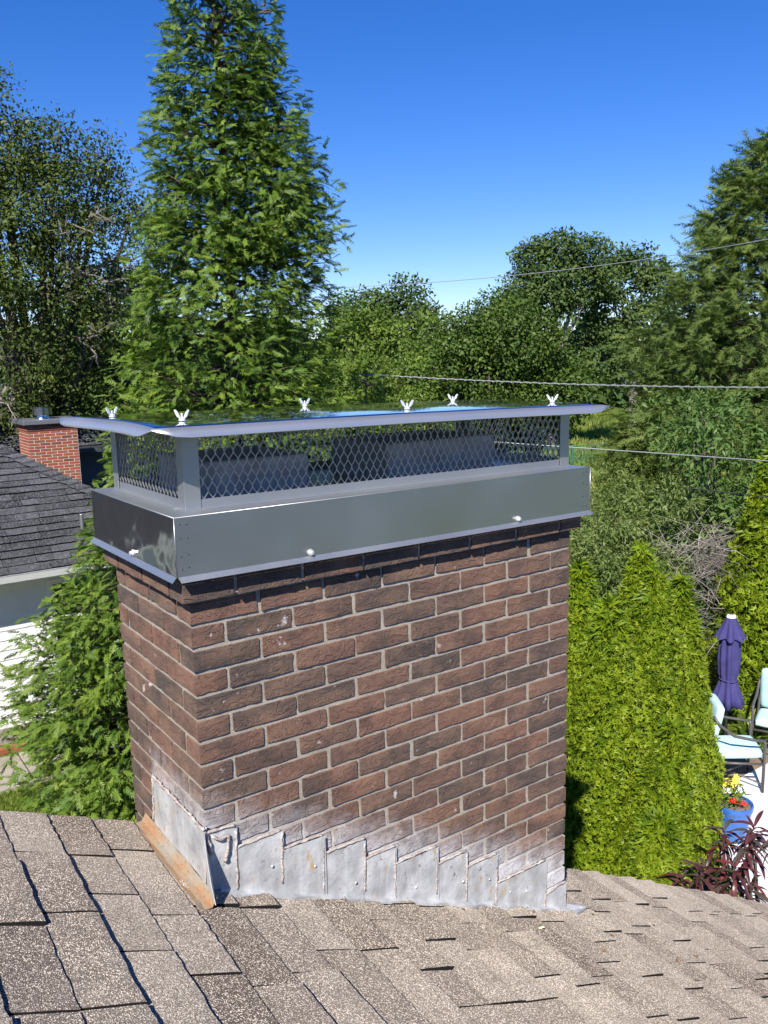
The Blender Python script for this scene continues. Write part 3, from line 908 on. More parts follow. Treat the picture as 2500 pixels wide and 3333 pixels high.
# ------------------------------------------------------------------ vegetation helpers
def frames(d, n):
    d = d/np.linalg.norm(d, axis=1, keepdims=True)
    n = n - (n*d).sum(1, keepdims=True)*d
    ln = np.linalg.norm(n, axis=1, keepdims=True); ln[ln < 1e-6] = 1
    n = n/ln
    y = np.cross(n, d)
    return np.stack([d, y, n], 1)          # rows: local x, y, z axes
def scatter(TV, TF, pos, R, sc):
    TV = np.asarray(TV, np.float32); TF = np.asarray(TF, np.int32)
    n, k = len(pos), len(TV)
    V = np.einsum('kj,nji->nki', TV, R.astype(np.float32))*np.asarray(sc, np.float32).reshape(n, 1, 1) + pos.astype(np.float32)[:, None, :]
    F = TF[None] + (np.arange(n, dtype=np.int32)*k)[:, None, None]
    return V.reshape(-1, 3), F.reshape(-1, TF.shape[1]), len(TF)
def unit(n, rng):
    v = rng.normal(size=(n, 3)); return v/np.linalg.norm(v, axis=1, keepdims=True)

def kite(V, F, a, d, l, wdt, up=0.0, z0=0.0):
    """leaflet from a along unit d, length l"""
    d = np.array(d, float); d /= np.linalg.norm(d); s = np.array([-d[1], d[0], 0]); b = len(V)
    a = np.array(a, float)
    V += [a, a+d*l*0.45+s*wdt+np.array([0, 0, up]), a+d*l, a+d*l*0.45-s*wdt+np.array([0, 0, up])]
    F.append((b, b+1, b+2, b+3))
def tooth(V, F, a, d, l, wdt, up=0.0):
    """single-triangle scale lobe"""
    d = np.array(d, float); d /= np.linalg.norm(d); s = np.array([-d[1], d[0], 0]); b = len(V); a = np.array(a, float)
    V += [a+d*l*0.12+s*wdt, a+d*l, a+d*l*0.12-s*wdt+np.array([0, 0, up])]
    F.append((b, b+1, b+2))
def spray_template(pairs=6, ang=0.75, lobe=0.36, wid=0.055, droop=0.18, seed=1, taper=0.65):
    V = []; F = []; rg = random.Random(seed)
    for i in range(pairs):
        t = 0.10+0.78*i/(pairs-1)
        for sgn in (1, -1):
            l = lobe*(1-taper*abs(t-0.25))*rg.uniform(0.75, 1.2)
            a = ang*rg.uniform(0.75, 1.2)*sgn
            tooth(V, F, (t+rg.uniform(-.03, .03), 0, 0), (math.cos(a), math.sin(a), 0), l, wid*rg.uniform(.8, 1.2)*1.15, rg.uniform(-.02, .03))
    tooth(V, F, (0, 0, 0), (1, 0, 0), 1.0, 0.05)
    tooth(V, F, (0.66, 0, 0), (1, 0.06, 0), 0.40, wid*1.2)
    V = np.array(V)
    V[:, 2] -= droop*V[:, 0]**2 + 0.25*droop*np.abs(V[:, 1])
    return V, np.array(F)
CEDAR = [spray_template(5, 0.55, 0.50, 0.048, 0.26, s) for s in (1, 2, 3)]
def tuft(seed):
    V = []; F = []; rg = random.Random(seed)
    for i in range(3):
        a = (-0.7, 0.0, 0.7)[i]+rg.uniform(-.15, .15)
        tooth(V, F, (0.0, 0, 0), (math.cos(a), math.sin(a), 0), rg.uniform(0.75, 1.1), 0.15, rg.uniform(-.06, .12))
    V = np.array(V); V[:, 2] -= 0.12*V[:, 0]**2; return V, np.array(F)
ARB = [tuft(4), tuft(5)]
CYP = [spray_template(6, 0.80, 0.36, 0.026, 0.20, s, 0.5) for s in (6, 7)]
LEAF = (np.array([(0, 0, 0), (0.45, 0.30, 0.09), (1, 0, -0.06), (0.45, -0.30, 0.09)]), np.array([(0, 1, 2, 3)]))
NARROW = (np.array([(0, 0, 0), (0.45, 0.17, 0.05), (1, 0, -0.10), (0.45, -0.17, 0.05)]), np.array([(0, 1, 2, 3)]))
HEART = (np.array([(0, 0, 0), (0.05, 0.30, 0.05), (0.45, 0.46, 0.09), (1, 0, -0.08), (0.45, -0.46, 0.09), (0.05, -0.30, 0.05)]),
         np.array([(0, 1, 2, 3), (0, 3, 4, 5)]))
def fan_leaf():     # a small spray of five leaves, for clumps farther off
    V = []; F = []; rg = random.Random(9)
    for i in range(5):
        a = rg.uniform(-1.3, 1.3); tooth(V, F, (0.12*i, rg.uniform(-.1, .1), rg.uniform(-.1, .1)), (math.cos(a), math.sin(a), 0), 0.5, 0.20, 0.06)
    V = np.array(V); V[:, 2] -= 0.2*V[:, 0]**2; return V, np.array(F)
CLUMP = fan_leaf()

def crown_mesh(name, parts, mat):
    """parts: list of (V, F, tint)"""
    off = 0; Vs = []; Fs = []; Ts = []
    if len({F.shape[1] for _, F, _ in parts}) > 1:
        parts = [(V, np.concatenate([F[:, [0, 1, 2]], F[:, [0, 2, 3]]]), np.concatenate([T, T])) if F.shape[1] == 4 else (V, F, T) for V, F, T in parts]
    for V, F, T in parts:
        Vs.append(V); Fs.append(F+off); Ts.append(T); off += len(V)
    return mesh_np(name, np.concatenate(Vs), np.concatenate(Fs), mat, np.concatenate(Ts))
def inst(tmpls, pos, d, n, sc, tint, rng):
    out = []
    which = rng.integers(0, len(tmpls), len(pos))
    R = frames(d, n)
    for q, (TV, TF) in enumerate(tmpls):
        s = which == q
        if not s.any(): continue
        V, F, m = scatter(TV, TF, pos[s], R[s], sc[s])
        out.append((V, F, np.repeat(tint[s], m)))
    return out
def tree_obj(name, base, label, cat, group=None):
    return empty(name, base, label, cat, group)
def rel(V, base):
    V = V.copy(); V -= np.array(base, np.float32); return V
def crown(root, base, parts, mat, name='crown', kind='stuff'):
    o = link(name, crown_mesh(name, [(rel(V, base), F, T) for V, F, T in parts], mat), root)
    if kind: o['kind'] = kind
    return o
def trunk(root, base, tubes, mat, name='trunk'):
    m = MB()
    for pts, rs, n in tubes: m.tube([tuple(Vector(p)-Vector(base)) for p in pts], rs, n)
    return m.obj(name, mat, root, smooth=True)

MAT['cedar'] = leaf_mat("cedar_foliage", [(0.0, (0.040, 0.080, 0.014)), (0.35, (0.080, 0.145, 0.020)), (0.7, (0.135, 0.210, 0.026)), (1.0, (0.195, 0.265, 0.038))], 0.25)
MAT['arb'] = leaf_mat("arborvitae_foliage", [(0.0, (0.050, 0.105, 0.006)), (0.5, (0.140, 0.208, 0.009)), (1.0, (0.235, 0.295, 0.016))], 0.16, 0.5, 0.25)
MAT['oak'] = leaf_mat("oak_leaves", [(0.0, (0.040, 0.068, 0.016)), (0.6, (0.085, 0.120, 0.022)), (1.0, (0.17, 0.19, 0.030))], 0.25, 0.4)
MAT['maple'] = leaf_mat("maple_leaves", [(0.0, (0.062, 0.115, 0.018)), (0.6, (0.135, 0.205, 0.030)), (1.0, (0.26, 0.32, 0.055))], 0.3, 0.4)
MAT['glossy'] = leaf_mat("glossy_leaves", [(0.0, (0.038, 0.076, 0.014)), (0.6, (0.078, 0.130, 0.021)), (1.0, (0.15, 0.20, 0.034))], 0.22, 0.32, 0.5)
MAT['distant'] = leaf_mat("distant_leaves", [(0.0, (0.045, 0.085, 0.026)), (0.6, (0.085, 0.135, 0.034)), (1.0, (0.140, 0.185, 0.042))], 0.25, 0.6)
MAT['cypress'] = leaf_mat("feathery_foliage", [(0.0, (0.070, 0.115, 0.028)), (0.6, (0.130, 0.185, 0.042)), (1.0, (0.190, 0.240, 0.060))], 0.35, 0.6, 0.2)
MAT['hedge'] = leaf_mat("hedge_leaves", [(0.0, (0.016, 0.045, 0.016)), (0.7, (0.040, 0.085, 0.026)), (1.0, (0.07, 0.12, 0.03))], 0.15, 0.25, 0.6)
MAT['shrub'] = leaf_mat("pale_shrub_leaves", [(0.0, (0.085, 0.130, 0.028)), (0.6, (0.165, 0.220, 0.060)), (1.0, (0.31, 0.35, 0.140))], 0.3, 0.4)
MAT['redbud'] = leaf_mat("heart_leaves", [(0.0, (0.055, 0.115, 0.028)), (0.6, (0.110, 0.185, 0.045)), (1.0, (0.22, 0.29, 0.07))], 0.3, 0.35, 0.45)
MAT['grass'] = leaf_mat("grass_blades", [(0.0, (0.13, 0.19, 0.030)), (0.6, (0.22, 0.28, 0.055)), (1.0, (0.36, 0.37, 0.12))], 0.4, 0.7, 0.2)

# ------------------------------------------------------------------ giant cedars
def cedar(root_name, ax, z1, rfun, nb, seed, label, leaders=(), zlow=GZ+0.1, spray=(0.17, 0.26), per=15):
    rng = np.random.default_rng(seed)
    base = (ax[0], ax[1], GZ)
    root = tree_obj(root_name, base, label, "tree", "tall cedars along the property line")
    cones = [((ax[0], ax[1]), z1, rfun, nb, zlow)] + list(leaders)
    parts = []; tubes = [([(ax[0], ax[1], GZ-0.1), (ax[0]+.03, ax[1], (GZ+z1)/2), (ax[0], ax[1]+.02, z1-0.2)], [0.12, 0.06, 0.008], 7)]
    twigs = []
    for (cx, cy), zt, rf, n, zl in cones:
        zz = zl + (zt-zl)*rng.random(n*3)
        rr = np.array([rf(z) for z in zz])
        keep = rng.random(n*3) < (0.25+0.75*rr/rr.max())
        zz, rr = zz[keep][:n], rr[keep][:n]
        phi = rng.random(len(zz))*2*np.pi
        # uneven outline: lobes that wander with height and bearing
        lump = np.array([mnoise.noise(Vector((math.cos(p)*1.4+seed, math.sin(p)*1.4, z*0.75))) for p, z in zip(phi, zz)])
        lump2 = np.array([mnoise.noise(Vector((math.cos(p)*3.5+seed, math.sin(p)*3.5, z*2.1+9))) for p, z in zip(phi, zz)])
        RR = rr*(0.97+0.20*lump+0.24*lump2+0.10*rng.normal(size=len(zz)))
        RR = np.maximum(RR, 0.12)
        P = []; Dd = []; Nn = []; Sc = []; Tt = []
        for z, r_, p in zip(zz, RR, phi):
            out = np.array([math.cos(p), math.sin(p), 0.0]); tang = np.array([-math.sin(p), math.cos(p), 0.0])
            rise = rng.uniform(0.10, 0.55)
            m = int(per*(0.45+0.55*min(1, r_/1.0)))
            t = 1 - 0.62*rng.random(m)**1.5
            lat = rng.normal(size=m)*0.10*(0.5+r_*0.6)
            ver = rng.normal(size=m)*0.085
            pos = np.array([cx, cy, z])[None] + out[None]*(r_*t)[:, None] + tang[None]*lat[:, None]
            pos[:, 2] += r_*rise*(t**2)*0.55 - 0.16*r_ + ver
            dd = out[None]*rng.uniform(0.5, 1.2, (m, 1)) + tang[None]*rng.normal(size=(m, 1))*0.6 + np.array([0, 0, 1.0])[None]*rng.normal(0.02, 0.38, (m, 1))
            nn_ = out[None]*rng.uniform(-.1, .9, (m, 1)) + np.array([0, 0, 1.0])[None]*rng.uniform(0.2, 1.0, (m, 1)) + rng.normal(size=(m, 3))*0.42
            P.append(pos); Dd.append(dd); Nn.append(nn_)
            Sc.append(rng.uniform(spray[0], spray[1], m)*(0.7+0.3*min(1, r_)))
            bt_ = rng.normal(0, 0.17) - 0.10*max(0, min(1, (z-0.5)/3.5))
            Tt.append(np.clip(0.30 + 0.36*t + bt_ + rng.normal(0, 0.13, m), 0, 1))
            if rng.random() < 0.35:
                tubes.append(([(cx, cy, z-0.16*r_), tuple(np.array([cx, cy, z-0.12*r_])+out*r_*0.5), tuple(np.array([cx, cy, z-0.16*r_])+out*r_*0.92+np.array([0, 0, r_*rise*0.45]))], [0.022, 0.012, 0.003], 4))
        P = np.concatenate(P); 
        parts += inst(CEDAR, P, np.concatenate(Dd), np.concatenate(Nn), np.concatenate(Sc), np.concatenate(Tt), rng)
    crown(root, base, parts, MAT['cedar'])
    trunk(root, base, tubes, MAT['bark'])
    return root
def r_big(z): return max(0.10, min(1.50, 0.182*(7.0-z))) if z > -1.2 else 1.4
cedar('giant_cedar', (3.70, 7.44), 7.2, r_big, 1750, 31, "tallest cedar, pointed and bright green, rising far above the chimney cap",
      leaders=[((4.15, 7.10), 4.60, lambda z: max(0.08, min(0.68, 0.30*(4.6-z))), 230, 1.8)], spray=(0.11, 0.18), per=20)
def r_low(z): return max(0.08, min(1.32, 0.43*(0.15-z))) if z > -2.9 else 1.30
cedar('giant_cedar', (2.10, 6.45), 0.15, r_low, 900, 32, "short bushy cedar between the white sided house and the chimney's left face", spray=(0.10, 0.165), per=22)
def r_back(z): return max(0.08, min(1.35, 0.42*(0.6-z)))
cedar('giant_cedar', (6.0, 8.0), 0.6, r_back, 330, 33, "low cedar right of the tallest cedar, seen behind the cap's mesh", spray=(0.14, 0.22), per=15)

# ------------------------------------------------------------------ arborvitae (columnar, yellow green)
def arborvitae(xy, ztop, rmax, seed, label, n=23000, size=(0.030, 0.058), group="yellow green arborvitae beside the patio"):
    rng = np.random.default_rng(seed)
    base = (xy[0], xy[1], GZ)
    root = tree_obj('arborvitae', base, label, "evergreen shrub", group)
    H = ztop-GZ
    def prof(t):            # t: 0 at the ground, 1 at the tip
        return rmax*np.where(t < 0.28, 0.90+0.10*np.sin(t/0.28*np.pi/2), np.clip(1-(t-0.28)/0.72, 0, 1)**0.66)
    t = rng.random(n*2); keep = rng.random(n*2) < 0.12+0.88*prof(t)/rmax; t = t[keep][:n]
    n = len(t)
    ph = rng.random(n)*2*np.pi
    lump = np.array([mnoise.noise(Vector((math.cos(p)*2.2+seed*3, math.sin(p)*2.2, q*H*1.9))) for p, q in zip(ph, t)])
    lump2 = np.array([mnoise.noise(Vector((math.cos(p)*6+seed*3, math.sin(p)*6, q*H*5.5))) for p, q in zip(ph, t)])
    lump3 = np.array([mnoise.noise(Vector((math.cos(p)*13+seed*3, math.sin(p)*13, q*H*12))) for p, q in zip(ph, t)])
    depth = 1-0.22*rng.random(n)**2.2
    r_ = prof(t)*(1+0.13*lump+0.13*lump2+0.10*lump3)*depth
    out = np.stack([np.cos(ph), np.sin(ph), np.zeros(n)], 1); tan = np.stack([-np.sin(ph), np.cos(ph), np.zeros(n)], 1)
    pos = np.array([xy[0], xy[1], 0])[None] + out*r_[:, None]; pos[:, 2] = GZ + t*H - 0.05
    up = np.zeros((n, 3)); up[:, 2] = 1
    d = out*rng.uniform(-0.1, 0.8, (n, 1)) + up*rng.uniform(0.1, 1.0, (n, 1)) + tan*rng.normal(0, 0.6, (n, 1))
    nr = tan*rng.normal(0, 0.38, (n, 1)) + out*rng.uniform(0.7, 1.3, (n, 1)) + up*rng.uniform(0.0, .7, (n, 1)) + rng.normal(size=(n, 3))*0.22
    sc = rng.uniform(size[0], size[1], n)
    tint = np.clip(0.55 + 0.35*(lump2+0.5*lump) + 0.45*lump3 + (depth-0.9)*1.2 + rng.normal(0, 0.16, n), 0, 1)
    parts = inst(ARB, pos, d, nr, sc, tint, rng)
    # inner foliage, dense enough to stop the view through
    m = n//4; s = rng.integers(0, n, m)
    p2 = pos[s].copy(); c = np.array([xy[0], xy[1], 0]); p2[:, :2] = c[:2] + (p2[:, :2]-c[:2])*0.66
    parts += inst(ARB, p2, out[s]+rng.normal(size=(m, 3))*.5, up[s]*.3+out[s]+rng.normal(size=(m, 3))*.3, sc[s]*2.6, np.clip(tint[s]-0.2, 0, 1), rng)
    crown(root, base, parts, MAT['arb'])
    trunk(root, base, [([(xy[0], xy[1], GZ-0.05), (xy[0], xy[1], GZ+H*0.85)], [0.05, 0.01], 6)], MAT['bark'])
arborvitae((4.95, 3.10), -1.14, 0.50, 41, "arborvitae with its tip touching the chimney's right edge, leftmost of the clump")
arborvitae((5.86, 3.12), -1.12, 0.52, 42, "arborvitae whose tip stands highest in the clump, behind the others")
arborvitae((4.50, 2.38), -1.25, 0.54, 43, "arborvitae in front of the clump with a sharp single tip below the highest one")
arborvitae((5.50, 2.70), -1.25, 0.55, 44, "broad arborvitae in the middle of the clump, right of the sharp single tip")
arborvitae((5.78, 2.62), -1.34, 0.44, 45, "arborvitae forming the clump's right edge next to the blue umbrella")
arborvitae((4.50, 1.74), -2.10, 0.52, 46, "stout lower arborvitae in front of the taller clump, nearest the patio pot", n=23000)
arborvitae((3.95, 1.42), -2.52, 0.50, 47, "shortest round topped arborvitae just beyond the roof edge", n=23000)
arborvitae((10.2, 4.2), -0.45, 0.86, 48, "tall lone arborvitae at the right frame edge behind the pale blue chair", n=15000, size=(0.07, 0.11))

# ------------------------------------------------------------------ broadleaf trees
def lobes_tree(name, base, lobes, n_leaf, leaf, tmpl, mat, seed, label, cat="tree", group=None, trunk_r=0.16, clump=0.45, per=60, up=0.5, bare=0, barkmat=None, deadlimbs=None, shell=0.55, limb=True):
    rng = np.random.default_rng(seed)
    root = tree_obj(name, base, label, cat, group)
    vol = np.array([(a*b*c)**(2/3) for (_, (a, b, c)) in lobes]); vol = vol/vol.sum()
    P = []; Dd = []; Nn = []; Sc = []; Tt = []
    tubes = []
    top = np.mean([c for c, _ in lobes], axis=0)
    fork = np.array([base[0], base[1], base[2] + (min(c[2]-0.6*s[2] for c, s in lobes)-base[2])*0.75])
    tubes.append(([base, tuple((np.array(base)+fork)/2+rng.normal(size=3)*0.06), tuple(fork), tuple((fork+top)/2), tuple(top)], [trunk_r*1.15, trunk_r, trunk_r*0.85, trunk_r*0.5, trunk_r*0.15], 8))
    for (c, s), fr in zip(lobes, vol):
        c = np.array(c, float); s = np.array(s, float)
        if limb:
            tubes.append(([tuple(fork), tuple(fork*0.5+c*0.5+np.array([0, 0, -0.15*s[2]])), tuple(c)], [trunk_r*0.5, trunk_r*0.3, trunk_r*0.1], 5))
        nl_ = int(n_leaf*fr); nc = max(4, int(nl_/per))
        u = unit(nc, rng); rad_ = rng.random(nc)**(1/3)*(1-shell) + shell
        lum = np.array([mnoise.noise(Vector(tuple(q*1.9+seed))) for q in u])
        cc = c[None] + u*s[None]*(rad_*(1+0.30*lum))[:, None]
        ct = rng.normal(0, 0.13, nc)
        if limb:
            for q in rng.integers(0, nc, max(3, nc//7)):
                tubes.append(([tuple(c*0.75+cc[q]*0.25), tuple((c+cc[q])/2+rng.normal(size=3)*0.1), tuple(cc[q])], [trunk_r*0.12, trunk_r*0.07, 0.004], 3))
        k = rng.integers(0, nc, nl_)
        off = unit(nl_, rng)*(rng.random((nl_, 1))**0.45)*np.array([clump, clump, clump*0.66])[None]
        pos = cc[k]+off
        uo = (pos-c[None])/s[None]; ul = np.linalg.norm(uo, axis=1, keepdims=True)+1e-6; uo = uo/ul
        P.append(pos)
        dd = uo*0.6 + rng.normal(size=(nl_, 3))*0.6; dd[:, 2] -= 0.25
        Dd.append(dd)
        nn_ = uo*0.40 + off/clump*0.9 + rng.normal(size=(nl_, 3))*0.36; nn_[:, 2] += up
        Nn.append(nn_)
        Sc.append(rng.uniform(0.7, 1.3, nl_)*leaf)
        Tt.append(np.clip(0.50 + ct[k] + 0.10*off[:, 2]/clump + rng.normal(0, 0.09, nl_), 0, 1))
    crown(root, base, inst(tmpl, np.concatenate(P), np.concatenate(Dd), np.concatenate(Nn), np.concatenate(Sc), np.concatenate(Tt), rng), mat)
    if trunk_r > 0: trunk(root, base, tubes, barkmat or MAT['bark'])
    if deadlimbs:
        m = MB()
        for (a, b, r_) in deadlimbs:
            a = np.array(a); b = np.array(b)
            def grow(p, q, r1, depth):
                mid = (p+q)/2 + rng.normal(size=3)*np.linalg.norm(q-p)*0.10
                m.tube([tuple(p-np.array(base)), tuple(mid-np.array(base)), tuple(q-np.array(base))], [r1, r1*0.75, r1*0.45], 4, cap=False)
                if depth > 0:
                    for _ in range(4):
                        t_ = rng.uniform(0.3, 1.0); st = p+(q-p)*t_
                        L = np.linalg.norm(q-p)*rng.uniform(0.35, 0.65)
                        dv = (q-p)/np.linalg.norm(q-p) + rng.normal(size=3)*0.75; dv /= np.linalg.norm(dv)
                        grow(st, st+dv*L, r1*0.5, depth-1)
            grow(a, b, r_, 3)
        o = m.obj('dead_branches', MAT['deadwood'], root); o['kind'] = 'stuff'
    return root
rr_ = np.random.default_rng(5)
def cloud(c, s, n, ls, seed):
    """n lobes of radius about ls spread over the ellipsoid (c, s)"""
    rg = np.random.default_rng(seed); out = []
    for u, q in zip(unit(n, rg), rg.random(n)):
        k = 0.35+0.5*q**0.5
        f = rg.uniform(0.75, 1.25)
        out.append((tuple(np.array(c)+u*np.array(s)*k), (ls*f, ls*f, ls*f*0.8)))
    return out
DT = "leafy trees beyond the back yard"
# big oak on the left, its lower inside full of dead branches
oak_l = [((3.6, 17.4, 4.9), (1.1, 1.1, 0.8)), ((4.6, 17.3, 5.0), (0.75, 0.8, 0.75)), ((5.2, 17.2, 4.3), (0.9, 1.0, 0.65)), ((4.2, 17.0, 4.0), (1.2, 1.1, 0.8)), ((6.0, 16.8, 3.85), (0.85, 0.9, 0.55)),
         ((3.3, 17.2, 3.3), (1.2, 1.2, 0.8)), ((4.9, 17.0, 3.1), (1.1, 1.0, 0.55)), ((2.4, 17.4, 4.2), (1.2, 1.2, 1.1)), ((5.9, 17.2, 2.6), (0.9, 0.9, 0.4)), ((2.9, 17.6, 6.0), (0.7, 0.8, 0.7)), ((3.45, 17.5, 6.1), (0.45, 0.5, 0.5)), ((5.55, 17.0, 4.95), (0.35, 0.4, 0.45)), ((4.0, 16.4, 2.2), (1.0, 0.8, 0.6)), ((2.9, 16.5, 2.4), (0.9, 0.8, 0.7)), ((4.9, 16.6, 1.5), (0.9, 0.8, 0.5)), ((3.4, 16.4, 0.9), (1.1, 0.8, 0.6)), ((2.6, 16.6, -0.1), (1.0, 0.9, 0.6)), ((4.4, 16.9, -0.1), (1.1, 0.9, 0.6))]
lobes_tree('oak_tree', (3.9, 17.6, GZ), oak_l, 42000, 0.085, [LEAF, CLUMP], MAT['oak'], 51, "large oak at the left frame edge with bare dead branches under its crown", trunk_r=0.24, clump=0.5, group=None, shell=0.3,
           deadlimbs=[((3.9, 17.4, 1.6), (5.6, 16.8, 2.9), 0.07), ((3.9, 17.4, 1.0), (2.6, 16.6, 2.0), 0.06), ((3.9, 17.5, 0.3), (3.0, 16.4, 0.9), 0.05), ((3.9, 17.3, 2.0), (4.6, 16.4, 3.2), 0.06), ((3.9, 17.5, 0.6), (2.6, 16.5, -0.6), 0.045), ((3.9, 17.5, 1.2), (4.6, 16.5, 1.2), 0.045)])
lobes_tree('understorey_tree', (3.6, 19.5, GZ), cloud((3.2, 19.5, 0.0), (3.4, 1.6, 2.6), 14, 1.2, 3), 9000, 0.17, [CLUMP], MAT['oak'], 52, "dark dense trees in the shade behind the red brick neighbouring chimney", group=DT, trunk_r=0.2, clump=0.7)
lobes_tree('pale_green_tree', (8.0, 24.8, GZ), cloud((7.8, 24.6, 0.5), (2.2, 2.0, 2.4), 14, 1.0, 4), 15000, 0.14, [LEAF, CLUMP], MAT['glossy'], 53, "soft grey green tree between the large oak and the tallest cedar", group=DT, trunk_r=0.18, clump=0.55)
# centre
lobes_tree('maple_tree', (10.2, 12.6, GZ), cloud((10.1, 12.5, -0.5), (1.55, 1.5, 1.95), 15, 0.62, 5), 22000, 0.105, [NARROW], MAT['maple'], 54, "light green young maple with drooping leaves just behind the cap's lid", group=DT, trunk_r=0.10, clump=0.34, up=0.3)
lobes_tree('pear_tree', (14.2, 14.4, GZ), cloud((14.1, 14.3, 0.0), (2.1, 2.0, 2.05), 18, 0.85, 6), 40000, 0.095, [LEAF], MAT['glossy'], 55, "wide dark glossy tree in the centre, right of the light young maple", group=DT, trunk_r=0.16, clump=0.42)
lobes_tree('round_tree', (16.0, 20.4, GZ), cloud((15.8, 20.5, 0.6), (2.6, 2.2, 2.4), 16, 1.0, 7), 20000, 0.14, [LEAF, CLUMP], MAT['maple'], 56, "rounded green tree behind the light young maple", group=DT, trunk_r=0.18, clump=0.55)
lobes_tree('hedgerow_tree', (14.9, 13.6, GZ), cloud((14.9, 13.5, -0.4), (1.0, 1.0, 1.2), 12, 0.75, 17), 16000, 0.10, [LEAF], MAT['glossy'], 66, "small leafy tree in front of the wide dark glossy tree, left of the meadow gap", group=DT, trunk_r=0.12, clump=0.42)
lobes_tree('tall_ash', (29.7, 27.0, GZ), [((28.6, 28.0, 3.6), (0.9, 0.9, 0.9)), ((28.9, 27.6, 5.0), (0.8, 0.8, 0.7)), ((29.9, 26.8, 5.4), (0.9, 0.9, 0.7)), ((30.9, 26.2, 5.1), (0.8, 0.8, 0.8)), ((31.3, 26.0, 4.0), (0.8, 0.8, 0.6)), ((29.6, 27.0, 4.2), (1.0, 1.0, 0.7)), ((30.6, 26.4, 3.3), (0.7, 0.7, 0.5)), ((28.3, 28.2, 2.2), (1.3, 1.3, 1.0)), ((29.4, 27.2, 3.2), (1.2, 1.2, 1.0))],
           16000, 0.19, [LEAF, CLUMP], MAT['distant'], 57, "tall ash with bare grey limbs rising highest above the centre trees", group=DT, trunk_r=0.24, clump=0.7, barkmat=MAT['deadwood'])
lobes_tree('tall_ash', (34.4, 26.0, GZ), [((33.6, 26.6, 5.1), (0.9, 0.9, 0.7)), ((34.6, 25.8, 4.8), (1.0, 1.0, 0.9)), ((35.4, 25.4, 3.7), (1.2, 1.2, 0.9)), ((33.4, 26.8, 3.9), (0.8, 0.8, 0.7)), ((33.6, 26.6, 2.6), (1.4, 1.4, 1.2)), ((34.8, 25.7, 1.4), (1.9, 1.7, 1.2)), ((33.0, 27.0, 0.6), (1.7, 1.7, 1.3))],
           16000, 0.20, [LEAF, CLUMP], MAT['distant'], 58, "darker tall ash right of the highest one, next to the feathery cypress", group=DT, trunk_r=0.24, clump=0.7, barkmat=MAT['deadwood'])
lobes_tree('far_tree', (24.8, 35.0, GZ), cloud((25.2, 34.4, 1.6), (3.6, 2.6, 2.6), 16, 1.25, 8), 14000, 0.22, [LEAF, CLUMP], MAT['distant'], 59, "bluish dark far trees left of the light young maple", group=DT, trunk_r=0.24, clump=0.8)
lobes_tree('far_tree', (20.2, 37.0, GZ), cloud((20.0, 37.0, -0.2), (2.4, 2.4, 2.4), 10, 1.2, 9), 5000, 0.27, [LEAF, CLUMP], MAT['distant'], 60, "lowest far tree beside the tallest cedar's right edge", group=DT, trunk_r=0.2, clump=0.8)
# right hand side
lobes_tree('redbud_tree', (12.6, 6.7, GZ), cloud((12.4, 6.8, -1.5), (1.9, 2.0, 1.8), 19, 0.72, 10), 11000, 0.125, [NARROW], MAT['redbud'], 61, "broad tree with large heart shaped leaves behind the pale shrub", group=DT, trunk_r=0.12, clump=0.42, up=0.45)
lobes_tree('viburnum', (9.85, 6.2, GZ), cloud((9.85, 6.2, -2.45), (1.15, 1.1, 1.25), 14, 0.46, 11), 15000, 0.080, [NARROW], MAT['shrub'], 62, "pale green willowy shrub right of the chimney cap's skirt", cat="shrub", trunk_r=0.05, clump=0.28, up=0.5)
lobes_tree('dark_shrub', (9.3, 5.9, GZ), cloud((9.0, 5.6, -3.2), (1.25, 0.7, 0.95), 9, 0.45, 12), 5200, 0.08, [NARROW], MAT['glossy'], 63, "darker leafy shrub low behind the arborvitae tips", cat="shrub", trunk_r=0.04, clump=0.28)
lobes_tree('laurel_hedge', (9.75, 4.95, GZ), cloud((9.75, 4.95, -3.15), (0.42, 0.45, 0.62), 7, 0.32, 13), 2600, 0.085, [NARROW], MAT['hedge'], 64, "dark glossy laurel bush left of the blue umbrella", cat="shrub", trunk_r=0.04, clump=0.22, up=0.2)
lobes_tree('background_shrubs', (13.2, 9.8, GZ), cloud((13.0, 9.4, -3.0), (2.2, 1.8, 1.1), 12, 0.6, 14), 6000, 0.10, [NARROW], MAT['shrub'], 65, "low pale shrubs along the chain link fence", cat="shrub", trunk_r=0.04, clump=0.35)

